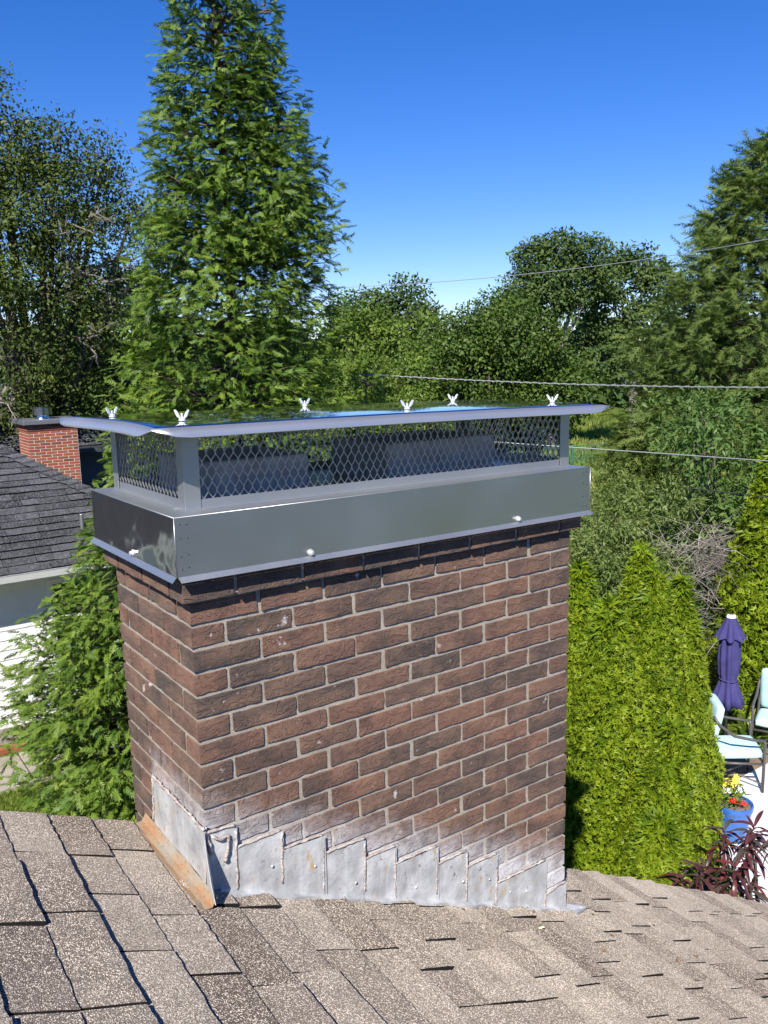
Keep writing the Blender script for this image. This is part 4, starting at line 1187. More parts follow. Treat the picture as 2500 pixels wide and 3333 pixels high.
# bald cypress on the right: broad cone of feathery sprays
def cypress(ax, z1, rmax, seed, label, n):
    rng = np.random.default_rng(seed); base = (ax[0], ax[1], GZ)
    root = tree_obj('bald_cypress', base, label, "tree")
    tubes = [([base, (ax[0], ax[1], (GZ+z1)/2), (ax[0], ax[1], z1-0.3)], [0.28, 0.16, 0.02], 8)]
    P = []; Dd = []; Nn = []; Sc = []; Tt = []
    for b in range(n):
        t = rng.random()**0.85; z = GZ + 1.0 + (z1-GZ-1.0)*t
        rmx = rmax*(1-t)**0.62+0.12
        ph = rng.random()*2*np.pi
        lump = mnoise.noise(Vector((math.cos(ph)*1.5+seed, math.sin(ph)*1.5, z*0.5)))
        L = rmx*(0.92+0.35*lump+rng.normal(0, 0.08))
        out = np.array([math.cos(ph), math.sin(ph), 0]); tan = np.array([-math.sin(ph), math.cos(ph), 0])
        m = int(26*(0.35+0.65*L/rmax))
        q = 1-0.6*rng.random(m)**1.3
        pos = np.array([ax[0], ax[1], z])[None] + out[None]*(L*q)[:, None] + tan[None]*(rng.normal(size=m)*0.22*(0.4+L/rmax))[:, None]
        pos[:, 2] += 0.16*L*q + rng.normal(size=m)*0.16 - 0.12*L*q*q
        P.append(pos)
        Dd.append(out[None]*rng.uniform(.4, 1.2, (m, 1)) + tan[None]*rng.normal(0, .55, (m, 1)) + np.array([0, 0, 1.])[None]*rng.normal(0.15, .45, (m, 1)))
        Nn.append(np.array([0, 0, 1.])[None] + out[None]*.5 + rng.normal(size=(m, 3))*.5)
        Sc.append(rng.uniform(0.30, 0.52, m)); Tt.append(np.clip(.5+rng.normal(0, .13)+rng.normal(0, .14, m)+0.1*(q-.7), 0, 1))
        if rng.random() < .3: tubes.append(([(ax[0], ax[1], z), tuple(np.array([ax[0], ax[1], z+.1*L])+out*L*.85)], [0.03, 0.006], 4))
    crown(root, base, inst(CYP, np.concatenate(P), np.concatenate(Dd), np.concatenate(Nn), np.concatenate(Sc), np.concatenate(Tt), rng), MAT['cypress'])
    trunk(root, base, tubes, MAT['bark'])
cypress((19.9, 10.4), 5.6, 4.5, 71, "tall feathery bald cypress filling the upper right corner", 900)
cypress((16.5, 11.5), -1.0, 0.8, 72, "small feathery bald cypress sapling in front of the meadow fence", 60)

# brush pile of bare twigs
rng = np.random.default_rng(81)
root = empty('brush_pile', (9.95, 5.05, GZ), "tangle of dead grey twigs between the pale shrub and the lone arborvitae", "brush")
m = MB()
for i in range(620):
    a = np.array([rng.normal(9.95, .36), rng.normal(5.05, .30), rng.uniform(-3.4, -2.0)])
    ang = rng.uniform(-0.5, 0.9) if rng.random() < .7 else rng.uniform(0, 6.28)
    dv = np.array([math.cos(ang)*.6, -math.cos(ang)*.75, math.sin(ang)*.55])+rng.normal(size=3)*.35; dv /= np.linalg.norm(dv)
    L = rng.uniform(.3, .85); b = a+dv*L; mid = (a+b)/2+rng.normal(size=3)*.06
    o3 = np.array([9.95, 5.05, GZ]); r_ = rng.uniform(.003, .007)
    m.tube([tuple(a-o3), tuple(mid-o3), tuple(b-o3)], [r_, r_*.8, r_*.4], 3, cap=False)
o = m.obj('twigs', MAT['deadwood'], root); o['kind'] = 'stuff'

# far tree line that closes the horizon
rng = np.random.default_rng(91)
n = 40000
th = np.concatenate([rng.uniform(rad(-25), rad(95), n-9000), rng.uniform(rad(95), rad(335), 9000)]); dist = rng.uniform(78, 96, n)
top = np.array([GZ+7.0+2.6*mnoise.noise(Vector((math.sin(a)*14, math.cos(a)*14, 0)))+1.0*mnoise.noise(Vector((math.sin(a)*60, math.cos(a)*60, 4))) for a in th])
hh_ = rng.random(n)
pos = np.stack([np.sin(th)*dist, np.cos(th)*dist, GZ + hh_*(top-GZ)], 1)
parts = inst([LEAF], pos, rng.normal(size=(n, 3)), rng.normal(size=(n, 3))+np.array([-.5, -.6, .7]), np.where(np.arange(n) < n-9000, 1.0, 2.6)*rng.uniform(.8, 1.5, n), np.clip(.5+rng.normal(0, .2, n), 0, 1), rng)
o = link('treeline', crown_mesh('treeline', parts, MAT['distant'])); tag(o, "continuous far wooded line closing the horizon behind the meadow", "woods", kind='stuff')

# meadow grass and the lawn strip by the walk
def grass(name, n, xs_, ys_, h, seed, label, clumpy=0.0, wdt=0.35):
    rng = np.random.default_rng(seed)
    pos = np.stack([rng.uniform(*xs_, n), rng.uniform(*ys_, n), np.full(n, GZ)], 1)
    d = rng.normal(size=(n, 3))*0.38; d[:, 2] = 1
    tmpl = (np.array([(0, -wdt*.12, 0), (0, wdt*.12, 0), (0.6, wdt*.09, .05), (1, 0, .16)]), np.array([(0, 1, 2, 3)]))
    lum = np.array([mnoise.noise(Vector((p[0]*.35, p[1]*.35, seed))) for p in pos])
    parts = inst([tmpl], pos, d, rng.normal(size=(n, 3)), h*rng.uniform(.6, 1.4, n)*(1+clumpy*lum), np.clip(.5+.9*lum+rng.normal(0, .15, n), 0, 1), rng)
    tag(link(name, crown_mesh(name, parts, MAT['grass'])), label, "grass", kind='stuff')
grass('lawn_grass', 26000, (-1.5, 3.4), (6.9, 8.44), 0.06, 3, "mown lawn beside the neighbour's concrete walk", 0.2, 0.9)
grass('meadow_grass', 42000, (24, 52), (18, 46), 0.5, 4, "tall sunlit meadow grass beyond the chain link fence", 0.5, 1.0)

# ------------------------------------------------------------------ neighbouring house
nb = empty('neighbour_house', (0, 9.9, GZ), "white sided house with charcoal shingled hip roofs and a red brick chimney", "house")
def nobj(mb, name, mat, parent=nb, **k):
    mb.v = [(x, y-9.9, z-GZ) for (x, y, z) in mb.v]
    return mb.obj(name, mat, parent, **k)
EY, EZ, EX, MS = 9.5, -1.95, 4.05, 0.65            # eave line, height, hip corner, pitch
WY, WX = 9.92, 3.65
mb = MB(); mb.box(-9, WX, WY+0.01, 18, GZ+0.42, EZ-0.02)
nobj(mb, 'wall', MAT['white_paint'])
# horizontal siding boards
nbd = 16; z0 = GZ+0.22; hb = (EZ-0.06-z0)/nbd
for i in range(nbd):
    mb = MB(); za = z0+i*hb; zb_ = za+hb
    for (x0, x1) in ((-8.9, -2.6), (-2.59, 1.92) , (2.75, WX)):
        if not (x0 > 1.7 and False):
            mb.add([(x0, WY, za), (x1, WY, za), (x1, WY+0.012, zb_), (x0, WY+0.012, zb_), (x0, WY+0.014, za), (x1, WY+0.014, za)], [(0, 1, 2, 3), (4, 5, 1, 0)])
    if za < EZ-1.35 or za > EZ-0.3:
        x0, x1 = 1.92, 2.75
        mb.add([(x0, WY, za), (x1, WY, za), (x1, WY+0.012, zb_), (x0, WY+0.012, zb_), (x0, WY+0.014, za), (x1, WY+0.014, za)], [(0, 1, 2, 3), (4, 5, 1, 0)])
    nobj(mb, 'siding_board', MAT['white_paint'])
mb = MB(); fx0, fx1, fz0, fz1 = 1.94, 2.73, EZ-1.38, EZ-0.28
for (a, b, c, d_) in ((fx0, fx1, fz0, fz0+0.06), (fx0, fx1, fz1-0.06, fz1), (fx0, fx0+0.06, fz0+0.06, fz1-0.06), (fx1-0.06, fx1, fz0+0.06, fz1-0.06), (fx0+0.06, fx1-0.06, (fz0+fz1)/2-0.02, (fz0+fz1)/2+0.02)):
    mb.box(a, b, WY-0.03, WY+0.03, c, d_)
wo = nobj(mb, 'window', MAT['white_paint'])
gl = N("window_glass"); gl.set(color=(0.02, 0.025, 0.028), rough=0.05, spec=0.6)
mb = MB(); mb.quad((fx0+0.05, WY+0.005, fz0+0.05), (fx1-0.05, WY+0.005, fz0+0.05), (fx1-0.05, WY+0.005, fz1-0.05), (fx0+0.05, WY+0.005, fz1-0.05))
nobj(mb, 'pane', gl.m, wo)
# foundation and brick edging
mb = MB(); mb.box(-8.9, WX, WY-0.01, WY+0.1, GZ-0.1, GZ+0.215); nobj(mb, 'foundation', MAT['walk'])
MAT['redbrick'] = N("red_edging_brick").set(rough=0.85).m
kk = N("red_brick"); r_ = kk.rnd()
kk.set(color=kk.mix(kk.ramp(kk.noise(kk.coord(), 30, 3), [(0.35, 0.0), (0.7, 0.35)]), kk.ramp(r_, [(0.0, (0.10, 0.055, 0.045)), (0.2, (0.26, 0.075, 0.045)), (0.6, (0.36, 0.095, 0.052)), (1.0, (0.30, 0.115, 0.075))]), (0.20, 0.09, 0.06)), rough=0.85, spec=0.2)
MAT['redbrick'] = kk.m
MAT['palemortar'] = flat("pale_mortar", (0.62, 0.55, 0.46), 0.9, var=0.1, scale=30)
eb = MB(); eb.box(-0.097, 0.097, -0.045, 0.045, 0, 0.075); ebm = eb.mesh('edging_brick', MAT['redbrick'], bevel=0.004)
edg = empty('brick_edging', (0, 9.62, GZ), "row of red edging bricks between the concrete walk and the white sided wall", "edging")
for i in range(24): link('brick', ebm, edg, (-2.2+0.205*i, 0, 0.0))
# gutter, fascia, soffit
mb = MB(); mb.box(-9.2, EX, EY, EY+0.02, EZ-0.16, EZ-0.01); nobj(mb, 'fascia', MAT['white_paint'])
mb = MB()
for (xa, xb) in ((-9.2, 1.20), (1.205, EX+0.02)):
    dzg = 0.018 if xa < 1 else 0.0
    P = [(EY-0.002, EZ-0.115), (EY-0.075, EZ-0.115), (EY-0.105, EZ-0.02-dzg*0.3), (EY-0.112, EZ-0.012+dzg), (EY-0.100, EZ-0.012+dzg), (EY-0.094, EZ-0.024), (EY-0.07, EZ-0.105), (EY-0.002, EZ-0.105)]
    n = len(P)
    mb.add([(xa, y, z) for y, z in P] + [(xb, y, z) for y, z in P], [(i, i+n, (i+1) % n+n, (i+1) % n) for i in range(n)] + [tuple(range(n)), tuple(range(2*n-1, n-1, -1))])
nobj(mb, 'gutter', MAT['white_paint'])
mb = MB(); mb.quad((-9.2, EY+0.02, EZ-0.14), (EX, EY+0.02, EZ-0.14), (EX, WY+0.01, EZ-0.14), (-9.2, WY+0.01, EZ-0.14)); nobj(mb, 'soffit', MAT['white_paint'])
# hip roof
RT = 3.55                                            # run from eave to ridge
def nz(y): return EZ + MS*(y-EY)
mb = MB(); rz = EZ+MS*RT
mb.quad((-9.2, EY, EZ), (EX, EY, EZ), (EX-RT, EY+RT, rz), (-9.2, EY+RT, rz))
mb.add([(EX, EY, EZ), (EX, EY+2*RT, EZ), (EX-RT, EY+RT, rz)], [(0, 1, 2)])
mb.quad((EX, EY+2*RT, EZ), (-9.2, EY+2*RT, EZ), (-9.2, EY+RT, rz), (EX-RT, EY+RT, rz))
mb.v = [(x, y, z-0.02) for x, y, z in mb.v]
nroof = nobj(mb, 'roof', flat("dark_felt", (0.03, 0.03, 0.033), 0.95))
# its shingles
def slab(L, W_, T, seed):
    rg = random.Random(seed); m = MB(); n = 4
    vs = []; fs = []
    for i in range(n+1):
        x = -L/2+L*i/n; j = rg.uniform(-.004, .004)
        vs += [(x, j, 0), (x, j, T), (x, W_, 0.001)]
    for i in range(n):
        a = 3*i; b = a+3; fs += [(a, b, b+1, a+1), (a+1, b+1, b+2, a+2)]
    fs += [(1, 2, 0), (3*n, 3*n+2, 3*n+1)]
    m.add(vs, fs); me = m.mesh('shingle', MAT['slate']); me.materials.append(MAT['cut_edge'])
    for q, pl in enumerate(me.polygons):
        if q >= 2*n or q % 2 == 0: pl.material_index = 1
    return me
NL = [0.22, 0.32, 0.42, 0.52]; NSM = {(L, t): slab(L-0.006, 0.16, t, int(L*100)) for L in NL for t in (0.016, 0.028)}
al = math.atan(MS); ex = 0.142
rg = random.Random(14); cnt = 0; fld = MB()
for r in range(int(RT/math.cos(al)/ex)):
    y = EY - 0.02 + r*ex*math.cos(al); z = nz(y)
    xr = EX - (y-EY) - 0.06; x = xr
    while x > -3.2:
        L = rg.choice(NL); me = NSM[(L, rg.choice((0.016, 0.028)))]
        Mx = Matrix.Translation((x-L/2, y-9.9, z-GZ-0.012)) @ Matrix.Rotation(al, 4, 'X')
        if x > -0.15 and cnt < 260:
            o = bpy.data.objects.new('shingle', me); COL.objects.link(o); o.parent = nroof; o.matrix_local = Mx; cnt += 1
        else: fld.add([Mx @ v.co for v in me.vertices], [tuple(p.vertices) for p in me.polygons])
        x -= L
o = fld.obj('shingle_field', MAT['slate'], nroof); o['kind'] = 'stuff'
# hip caps: bent pieces stepping up the hip
hipd = Vector((-1, 1, MS)).normalized(); side1 = Vector((-1, 0, 0)); 
for i in range(30):
    p = Vector((EX, EY, EZ)) + hipd*(0.155*i)
    q = p + hipd*0.19
    aw = 0.20
    L1 = Vector((-aw, -0.0, 0)); R1 = Vector((0.0, aw, 0))
    m = MB(); T = 0.045+0.008*(i % 2)
    def cp(b, t): return [b+L1+Vector((0, 0, t)), b+Vector((0, 0, t+0.022)), b+R1+Vector((0, 0, t))]
    va = cp(p, T); vb = cp(q, 0.012); vc = cp(p, -0.004)
    m.add(va+vb+vc, [(0, 1, 4, 3), (1, 2, 5, 4), (6, 7, 1, 0), (7, 8, 2, 1)])
    nobj(m, 'hip_cap', MAT['slate'], nroof)
# rear wing: higher plane behind the hip with its own eave
R2Y, R2Z, R2X, M2 = 16.4, -1.02, 5.6, 0.60
mb = MB(); RR2 = 4.6; r2z = R2Z+M2*RR2
mb.quad((-9, R2Y, R2Z), (R2X, R2Y, R2Z), (R2X-RR2, R2Y+RR2, r2z), (-9, R2Y+RR2, r2z))
mb.add([(R2X, R2Y, R2Z), (R2X, R2Y+2*RR2, R2Z), (R2X-RR2, R2Y+RR2, r2z)], [(0, 1, 2)])
mb.v = [(x, y, z-0.02) for x, y, z in mb.v]
wroof = nobj(mb, 'rear_roof', flat("dark_felt_rear", (0.03, 0.03, 0.033), 0.95))
al2 = math.atan(M2); fld = MB(); cnt = 0
for r in range(int(RR2/math.cos(al2)/ex)):
    y = R2Y - 0.02 + r*ex*math.cos(al2); z = R2Z+M2*(y-R2Y)
    x = R2X-(y-R2Y)-0.05
    while x > -1.5:
        L = rg.choice(NL); me = NSM[(L, rg.choice((0.016, 0.028)))]
        Mx = Matrix.Translation((x-L/2, y-9.9, z-GZ-0.012)) @ Matrix.Rotation(al2, 4, 'X')
        if 1.3 < x and cnt < 240:
            o = bpy.data.objects.new('shingle', me); COL.objects.link(o); o.parent = wroof; o.matrix_local = Mx; cnt += 1
        else: fld.add([Mx @ v.co for v in me.vertices], [tuple(p.vertices) for p in me.polygons])
        x -= L
o = fld.obj('shingle_field', MAT['slate'], wroof); o['kind'] = 'stuff'
mb = MB(); mb.box(-9, R2X-0.45, R2Y+0.4, R2Y+8.5, GZ, R2Z-0.03); nobj(mb, 'rear_wall', flat("shaded_siding", (0.06, 0.075, 0.11), 0.6))  # the dark blue puts the wall's shade into its colour
mb = MB(); mb.box(-9, R2X, R2Y-0.02, R2Y, R2Z-0.17, R2Z-0.015); nobj(mb, 'rear_fascia', flat("shaded_trim", (0.05, 0.055, 0.065), 0.5))  # shade on the rear fascia painted in as a dark colour
# vent pipe on the near plane
mb = MB(); vy = 10.05; vx = 2.51
mb.lathe([(0.0, 0.20), (0.023, 0.20), (0.027, 0.197), (0.027, 0.185), (0.027, -0.05)], 16, (vx, vy, nz(vy)))
nobj(mb, 'vent_pipe', MAT['galv'], smooth=True)

# the red brick chimney of the neighbouring house
NX_, NY_, NW, ND = 3.02, 15.0, 0.92, 0.78
nch = empty('chimney', (NX_-0, NY_-9.9, 0), parent=nb)
ZT_ = -0.44
def chobj(mb, name, mat, **k):
    mb.v = [(x-NX_, y-NY_, z-GZ) for x, y, z in mb.v]
    return mb.obj(name, mat, nch, **k)
mb = MB(); mb.box(NX_+0.006, NX_+NW-0.006, NY_+0.006, NY_+ND-0.006, GZ, ZT_); chobj(mb, 'mortar_core', MAT['palemortar'])
cc_, bl, jt = 0.0568, 0.2035, 0.015
bfm = {}
def nbrick(x, y, z, lx, ly):
    key = (round(lx, 3), round(ly, 3))
    if key not in bfm:
        m = MB(); m.box(0, lx, 0, ly, 0, cc_-jt*0.8); bfm[key] = m.mesh('brick', MAT['redbrick'], bevel=0.003)
    link('brick', bfm[key], nch, (x-NX_, y-NY_, z-GZ))
rows = 25
for r in range(rows):
    z = ZT_ - (r+1)*cc_
    off = (r % 2)*bl*0.5
    pr = 0.0
    if r < 2: pr = 0.028*(2-r)/2
    x = -pr; end = NW+pr
    first = bl*0.5 if r % 2 else bl
    while x < end-0.02:
        L = min(first, end-x); first = bl
        if end-x-L < 0.05: L = end-x
        nbrick(NX_+x, NY_-pr, z, max(0.03, L-jt), 0.09); x += L
    y = 0.10-pr; end = ND+pr; first = bl if r % 2 else bl*0.5
    while y < end-0.02:
        L = min(first, end-y); first = bl
        if end-y-L < 0.05: L = end-y
        nbrick(NX_-pr, NY_+y, z, 0.09, max(0.03, L-jt)); y += L
mb = MB(); mb.box(NX_-0.09, NX_+NW+0.09, NY_-0.09, NY_+ND+0.09, ZT_+0.002, ZT_+0.085); chobj(mb, 'cap_slab', flat("cap_metal", (0.36, 0.37, 0.39), 0.35, 0.7), bevel=0.008)
mb = MB(); cxx, cyy = NX_+NW*0.42, NY_+ND*0.5; zt = ZT_+0.085
mb.lathe([(0.14, 0.0), (0.12, 0.05), (0.12, 0.075), (0.185, 0.078), (0.185, 0.205), (0.165, 0.225), (0.0, 0.235)], 26, (cxx, cyy, zt))
o = chobj(mb, 'flue_cowl', steel_mat("cowl_steel", (0.62, 0.58, 0.53), 0.22, 0.1, 6), smooth=True); o.data.set_sharp_from_angle(angle=rad(40))
mb = MB(); mb.box(NX_-0.010, NX_-0.001, NY_+0.20, NY_+0.34, ZT_-1.12, ZT_-0.95); chobj(mb, 'cleanout_door', MAT['black'])

# ------------------------------------------------------------------ overhead wires
wm = flat("wire_grey", (0.30, 0.31, 0.31), 0.45, 0.3); wd = flat("wire_black", (0.02, 0.02, 0.02), 0.6)
def wire(pts, r, mat, label, twist=False, seg=36):
    """sagging line through three points (quadratic), extended past both ends"""
    p0, p1, p2 = [np.array(p, float) for p in pts]
    tm = np.linalg.norm(p1-p0)/(np.linalg.norm(p1-p0)+np.linalg.norm(p2-p1))
    A = np.array([[1, 0, 0], [1, tm, tm*tm], [1, 1, 1]]); c = np.linalg.solve(A, np.stack([p0, p1, p2]))
    ts = np.linspace(-0.0, 1.25, seg)
    P = [c[0]+c[1]*t+c[2]*t*t for t in ts]
    m = MB(); b = P[0]
    m.tube([tuple(p-b) for p in P], r, 6)
    if twist:
        Q = []
        for i in range(seg*10):
            t = -0.0+1.25*i/(seg*10-1); p = c[0]+c[1]*t+c[2]*t*t; a = i*0.9
            Q.append(tuple(p-b+np.array([0, math.cos(a), math.sin(a)])*r*1.6))
        m.tube(Q, r*0.8, 4)
    o = m.obj('overhead_wire', mat, smooth=True); o.location = tuple(b)
    return tag(o, label, "wire", "overhead wires crossing the yard")
wire([(11.87, 18.36, 2.55), (15.15, 13.13, 2.64), (16.32, 8.32, 2.88)], 0.008, wm, "thin pale wire rising to the right across the sky, topmost of the wires")
wire([(6.41, 8.8, 0.43), (7.94, 5.45, 0.25), (8.23, 3.34, 0.24)], 0.0065, wm, "thick twisted wire just above the cap's lid", twist=True)
wire([(6.33, 7.0, -0.41), (8.08, 4.46, -0.58), (8.25, 3.3, -0.58)], 0.007, wm, "grey wire crossing behind the cap's mesh at meadow height")
wire([(9.12, 5.07, -1.17), (9.3, 4.6, -1.19), (9.48, 4.16, -1.22)], 0.009, wd, "short black cable above the brush pile, lowest of the wires")

# ------------------------------------------------------------------ chain link fence
fm = flat("green_vinyl", (0.03, 0.16, 0.13), 0.5)
fr = empty('chain_link_fence', (25.5, 22.6, GZ), "green chain link fence in front of the sunlit meadow", "fence")
A0 = Vector((20.0, 25.0, 0)); B0 = Vector((28.3, 22.4, 0)); zf = 1.15
O3 = Vector((25.5, 22.6, 0))
for i in range(6):
    p = A0.lerp(B0, i/5)-O3
    m = MB(); m.tube([(p.x, p.y, 0), (p.x, p.y, zf+0.04)], 0.035, 8); m.obj('post', fm, fr)
m = MB(); m.tube([tuple(A0-O3+Vector((0, 0, zf))), tuple(B0-O3+Vector((0, 0, zf)))], 0.024, 6); m.obj('top_rail', fm, fr)
m = MB(); Lf = (B0-A0).length; dF = (B0-A0).normalized(); stp = 0.11
for i in range(int(Lf/stp)):
    for sg in (1, -1):
        s0 = i*stp; s1 = s0+sg*zf
        if s1 < 0 or s1 > Lf: continue
        a = A0-O3+dF*s0; b = A0-O3+dF*s1+Vector((0, 0, zf)); wv = dF*0.006
        m.quad(tuple(a-wv), tuple(a+wv), tuple(b+wv), tuple(b-wv))
m.obj('chain_link', fm, fr)['kind'] = 'stuff'
# pale wooden fence seen left of the umbrella
wf = empty('wooden_fence', (9.85, 4.85, GZ), "pale weathered board fence half hidden beside the blue umbrella", "fence")
for i in range(5):
    m = MB(); m.box(-0.45+0.16*i, -0.45+0.16*i+0.15, -0.01, 0.012, 0.0, 1.02+0.02*(i % 2)); o = m.obj('board', MAT['wood'], wf, bevel=0.004)
wf.rotation_euler = (0, 0, rad(-35))

# ------------------------------------------------------------------ patio: umbrella, chairs, pot
MAT['navy'] = N("umbrella_cloth").m
k = N("umbrella_cloth"); v = k.coord()
k.set(color=k.ramp(k.noise(v, 6, 3), [(0.3, (0.040, 0.036, 0.125)), (0.7, (0.058, 0.052, 0.17))]), rough=0.8, spec=0.2, normal=k.bump(k.noise(v, 300, 2), 0.2, 0.001)); MAT['navy'] = k.m
MAT['bronze'] = flat("bronze_frame", (0.115, 0.105, 0.10), 0.45, 0.4)
MAT['aqua'] = flat("aqua_cushion", (0.46, 0.66, 0.66), 0.85, var=0.06, scale=12)
UX, UY = 8.73, 3.95
um = empty('patio_umbrella', (UX, UY, GZ), "closed blue purple patio umbrella tied round its pole", "umbrella")
m = MB(); m.tube([(0, 0, 0.05), (0, 0, 1.78)], 0.022, 10); m.obj('pole', MAT['bronze'], um, smooth=True)
m = MB(); m.lathe([(0.0, 0.10), (0.06, 0.10), (0.08, 0.06), (0.24, 0.045), (0.25, 0.0)], 20); m.obj('base', MAT['bronze'], um, smooth=True)
def folds(prof, nf, amp, name, n=64, seed=0):
    m = MB(); vs = []; fs = []; rg = random.Random(seed); ph = [rg.uniform(0, 1) for _ in range(nf)]
    for (r, z, a) in prof:
        for j in range(n):
            t = 2*math.pi*j/n; kf = math.cos(nf*t+0.6*math.sin(2*t+seed)+z*1.1)
            rr = r*(1+a*kf); zz = z - (0.05*a*(kf) if a > 0.12 else 0)
            vs.append((rr*math.cos(t), rr*math.sin(t), zz))
    for i in range(len(prof)-1):
        for j in range(n):
            q = (j+1) % n; fs.append((i*n+j, i*n+q, (i+1)*n+q, (i+1)*n+j))
    m.add(vs, fs); return m.obj(name, MAT['navy'], um, smooth=True)
folds([(0.085, 0.565, 0.0), (0.185, 0.58, 0.22), (0.165, 0.68, 0.20), (0.125, 0.80, 0.17), (0.098, 0.90, 0.12), (0.095, 0.93, 0.12), (0.115, 1.0, 0.14), (0.125, 1.2, 0.15), (0.118, 1.40, 0.15), (0.10, 1.50, 0.13), (0.06, 1.56, 0.1)], 8, 0.2, 'canopy', seed=1)
folds([(0.165, 1.47, 0.22), (0.14, 1.53, 0.2), (0.10, 1.62, 0.14), (0.072, 1.70, 0.06), (0.055, 1.735, 0.0), (0.0, 1.745, 0.0)], 8, 0.2, 'canopy_cap', seed=2)
m = MB(); m.tube([(0.104*math.cos(a), 0.104*math.sin(a), 0.915+0.01*math.sin(a)) for a in np.linspace(0, 6.2832, 25)], 0.012, 5, cap=False); m.obj('tie_strap', MAT['navy'], um, smooth=True)
m = MB(); m.lathe([(0.060, 1.735), (0.052, 1.765), (0.0, 1.772)], 14); m.obj('finial', MAT['white_paint'], um, smooth=True)

def cushion(sx, sy, sz, name, parent, loc, rot=(0, 0, 0), tuft=0):
    bm = bmesh.new(); nx_, ny_ = 14, 14; vs = {}
    for s in (0, 1):
        for i in range(nx_+1):
            for j in range(ny_+1):
                u, v = i/nx_*2-1, j/ny_*2-1
                # rounded outline
                du = u*(1-0.06*v*v*v*v); dv = v*(1-0.06*u*u*u*u)
                bul = (1-u**6)*(1-v**6)
                z = (0.5+0.5*bul**0.5)*sz/2*(1 if s else -1)
                if tuft and s: z -= 0.010*(math.cos(u*tuft*math.pi)*math.cos(v*tuft*math.pi))**8 if tuft else 0
                vs[s, i, j] = bm.verts.new((du*sx/2, dv*sy/2, z))
    for s in (0, 1):
        for i in range(nx_):
            for j in range(ny_):
                f = (vs[s, i, j], vs[s, i+1, j], vs[s, i+1, j+1], vs[s, i, j+1]); bm.faces.new(f if s else f[::-1])
    for i in range(nx_):
        bm.faces.new((vs[0, i, 0], vs[0, i+1, 0], vs[1, i+1, 0], vs[1, i, 0])); bm.faces.new((vs[0, i+1, ny_], vs[0, i, ny_], vs[1, i, ny_], vs[1, i+1, ny_]))
        bm.faces.new((vs[0, 0, i+1], vs[0, 0, i], vs[1, 0, i], vs[1, 0, i+1])); bm.faces.new((vs[0, nx_, i], vs[0, nx_, i+1], vs[1, nx_, i+1], vs[1, nx_, i]))
    me = bpy.data.meshes.new(name); bm.to_mesh(me); bm.free(); me.materials.append(MAT['aqua'])
    me.polygons.foreach_set('use_smooth', np.ones(len(me.polygons), bool)); me.set_sharp_from_angle(angle=rad(70))
    return link(name, me, parent, loc, rot)
def chair(loc, rz, label):
    """local +X is forward"""
    r = empty('patio_chair', loc, label, "chair", "aqua cushioned chairs on the patio"); r.rotation_euler = (0, 0, rz)
    hw = 0.275
    for s in (1, -1):
        m = MB(); m.tube([(0.26, s*hw, 0), (0.26, s*hw, 0.60), (0.25, s*hw, 0.635)], 0.017, 8); m.obj('leg', MAT['bronze'], r, smooth=True)
        m = MB(); m.tube([(-0.36, s*hw*0.92, 0), (-0.27, s*hw*0.95, 0.40)], 0.016, 8); m.obj('leg', MAT['bronze'], r, smooth=True)
        m = MB(); m.tube([(0.27, s*hw, 0.635), (0.12, s*(hw+0.01), 0.645), (-0.08, s*hw, 0.68), (-0.24, s*hw*0.97, 0.80), (-0.31, s*hw*0.85, 0.90)], 0.017, 8); m.obj('armrest', MAT['bronze'], r, smooth=True)
    m = MB()
    for a, b in (((0.26, -hw, 0.35), (0.26, hw, 0.35)), ((-0.27, -hw, 0.35), (-0.27, hw, 0.35)), ((0.26, -hw, 0.35), (-0.27, -hw, 0.35)), ((0.26, hw, 0.35), (-0.27, hw, 0.35))): m.tube([a, b], 0.015, 6)
    m.obj('seat_frame', MAT['bronze'], r, smooth=True)
    m = MB(); m.tube([(0.26, -hw, 0.10), (-0.34, hw*.92, 0.14)], 0.010, 6); m.tube([(0.26, hw, 0.10), (-0.34, -hw*.92, 0.14)], 0.010, 6); m.obj('stretcher', MAT['bronze'], r, smooth=True)
    m = MB(); m.tube([(-0.26, -hw*.95, 0.38), (-0.36, -hw*.92, 0.80), (-0.385, -hw*.6, 0.97), (-0.39, 0, 1.02), (-0.385, hw*.6, 0.97), (-0.36, hw*.92, 0.80), (-0.26, hw*.95, 0.38)], 0.017, 8, cap=False); m.obj('back_frame', MAT['bronze'], r, smooth=True)
    cushion(0.54, 0.50, 0.10, 'seat_cushion', r, (0.0, 0, 0.425), (0, rad(-3), 0))
    cushion(0.60, 0.50, 0.10, 'back_cushion', r, (-0.275, 0, 0.715), (0, rad(-78), 0), tuft=3)
    return r
chair((7.93, 3.33, GZ+0.031), rad(-42), "left aqua cushioned metal chair half hidden behind the arborvitae, beside the umbrella pole")
chair((9.03, 3.42, GZ+0.031), rad(205), "right aqua cushioned chair with a rounded back, cut off by the frame")
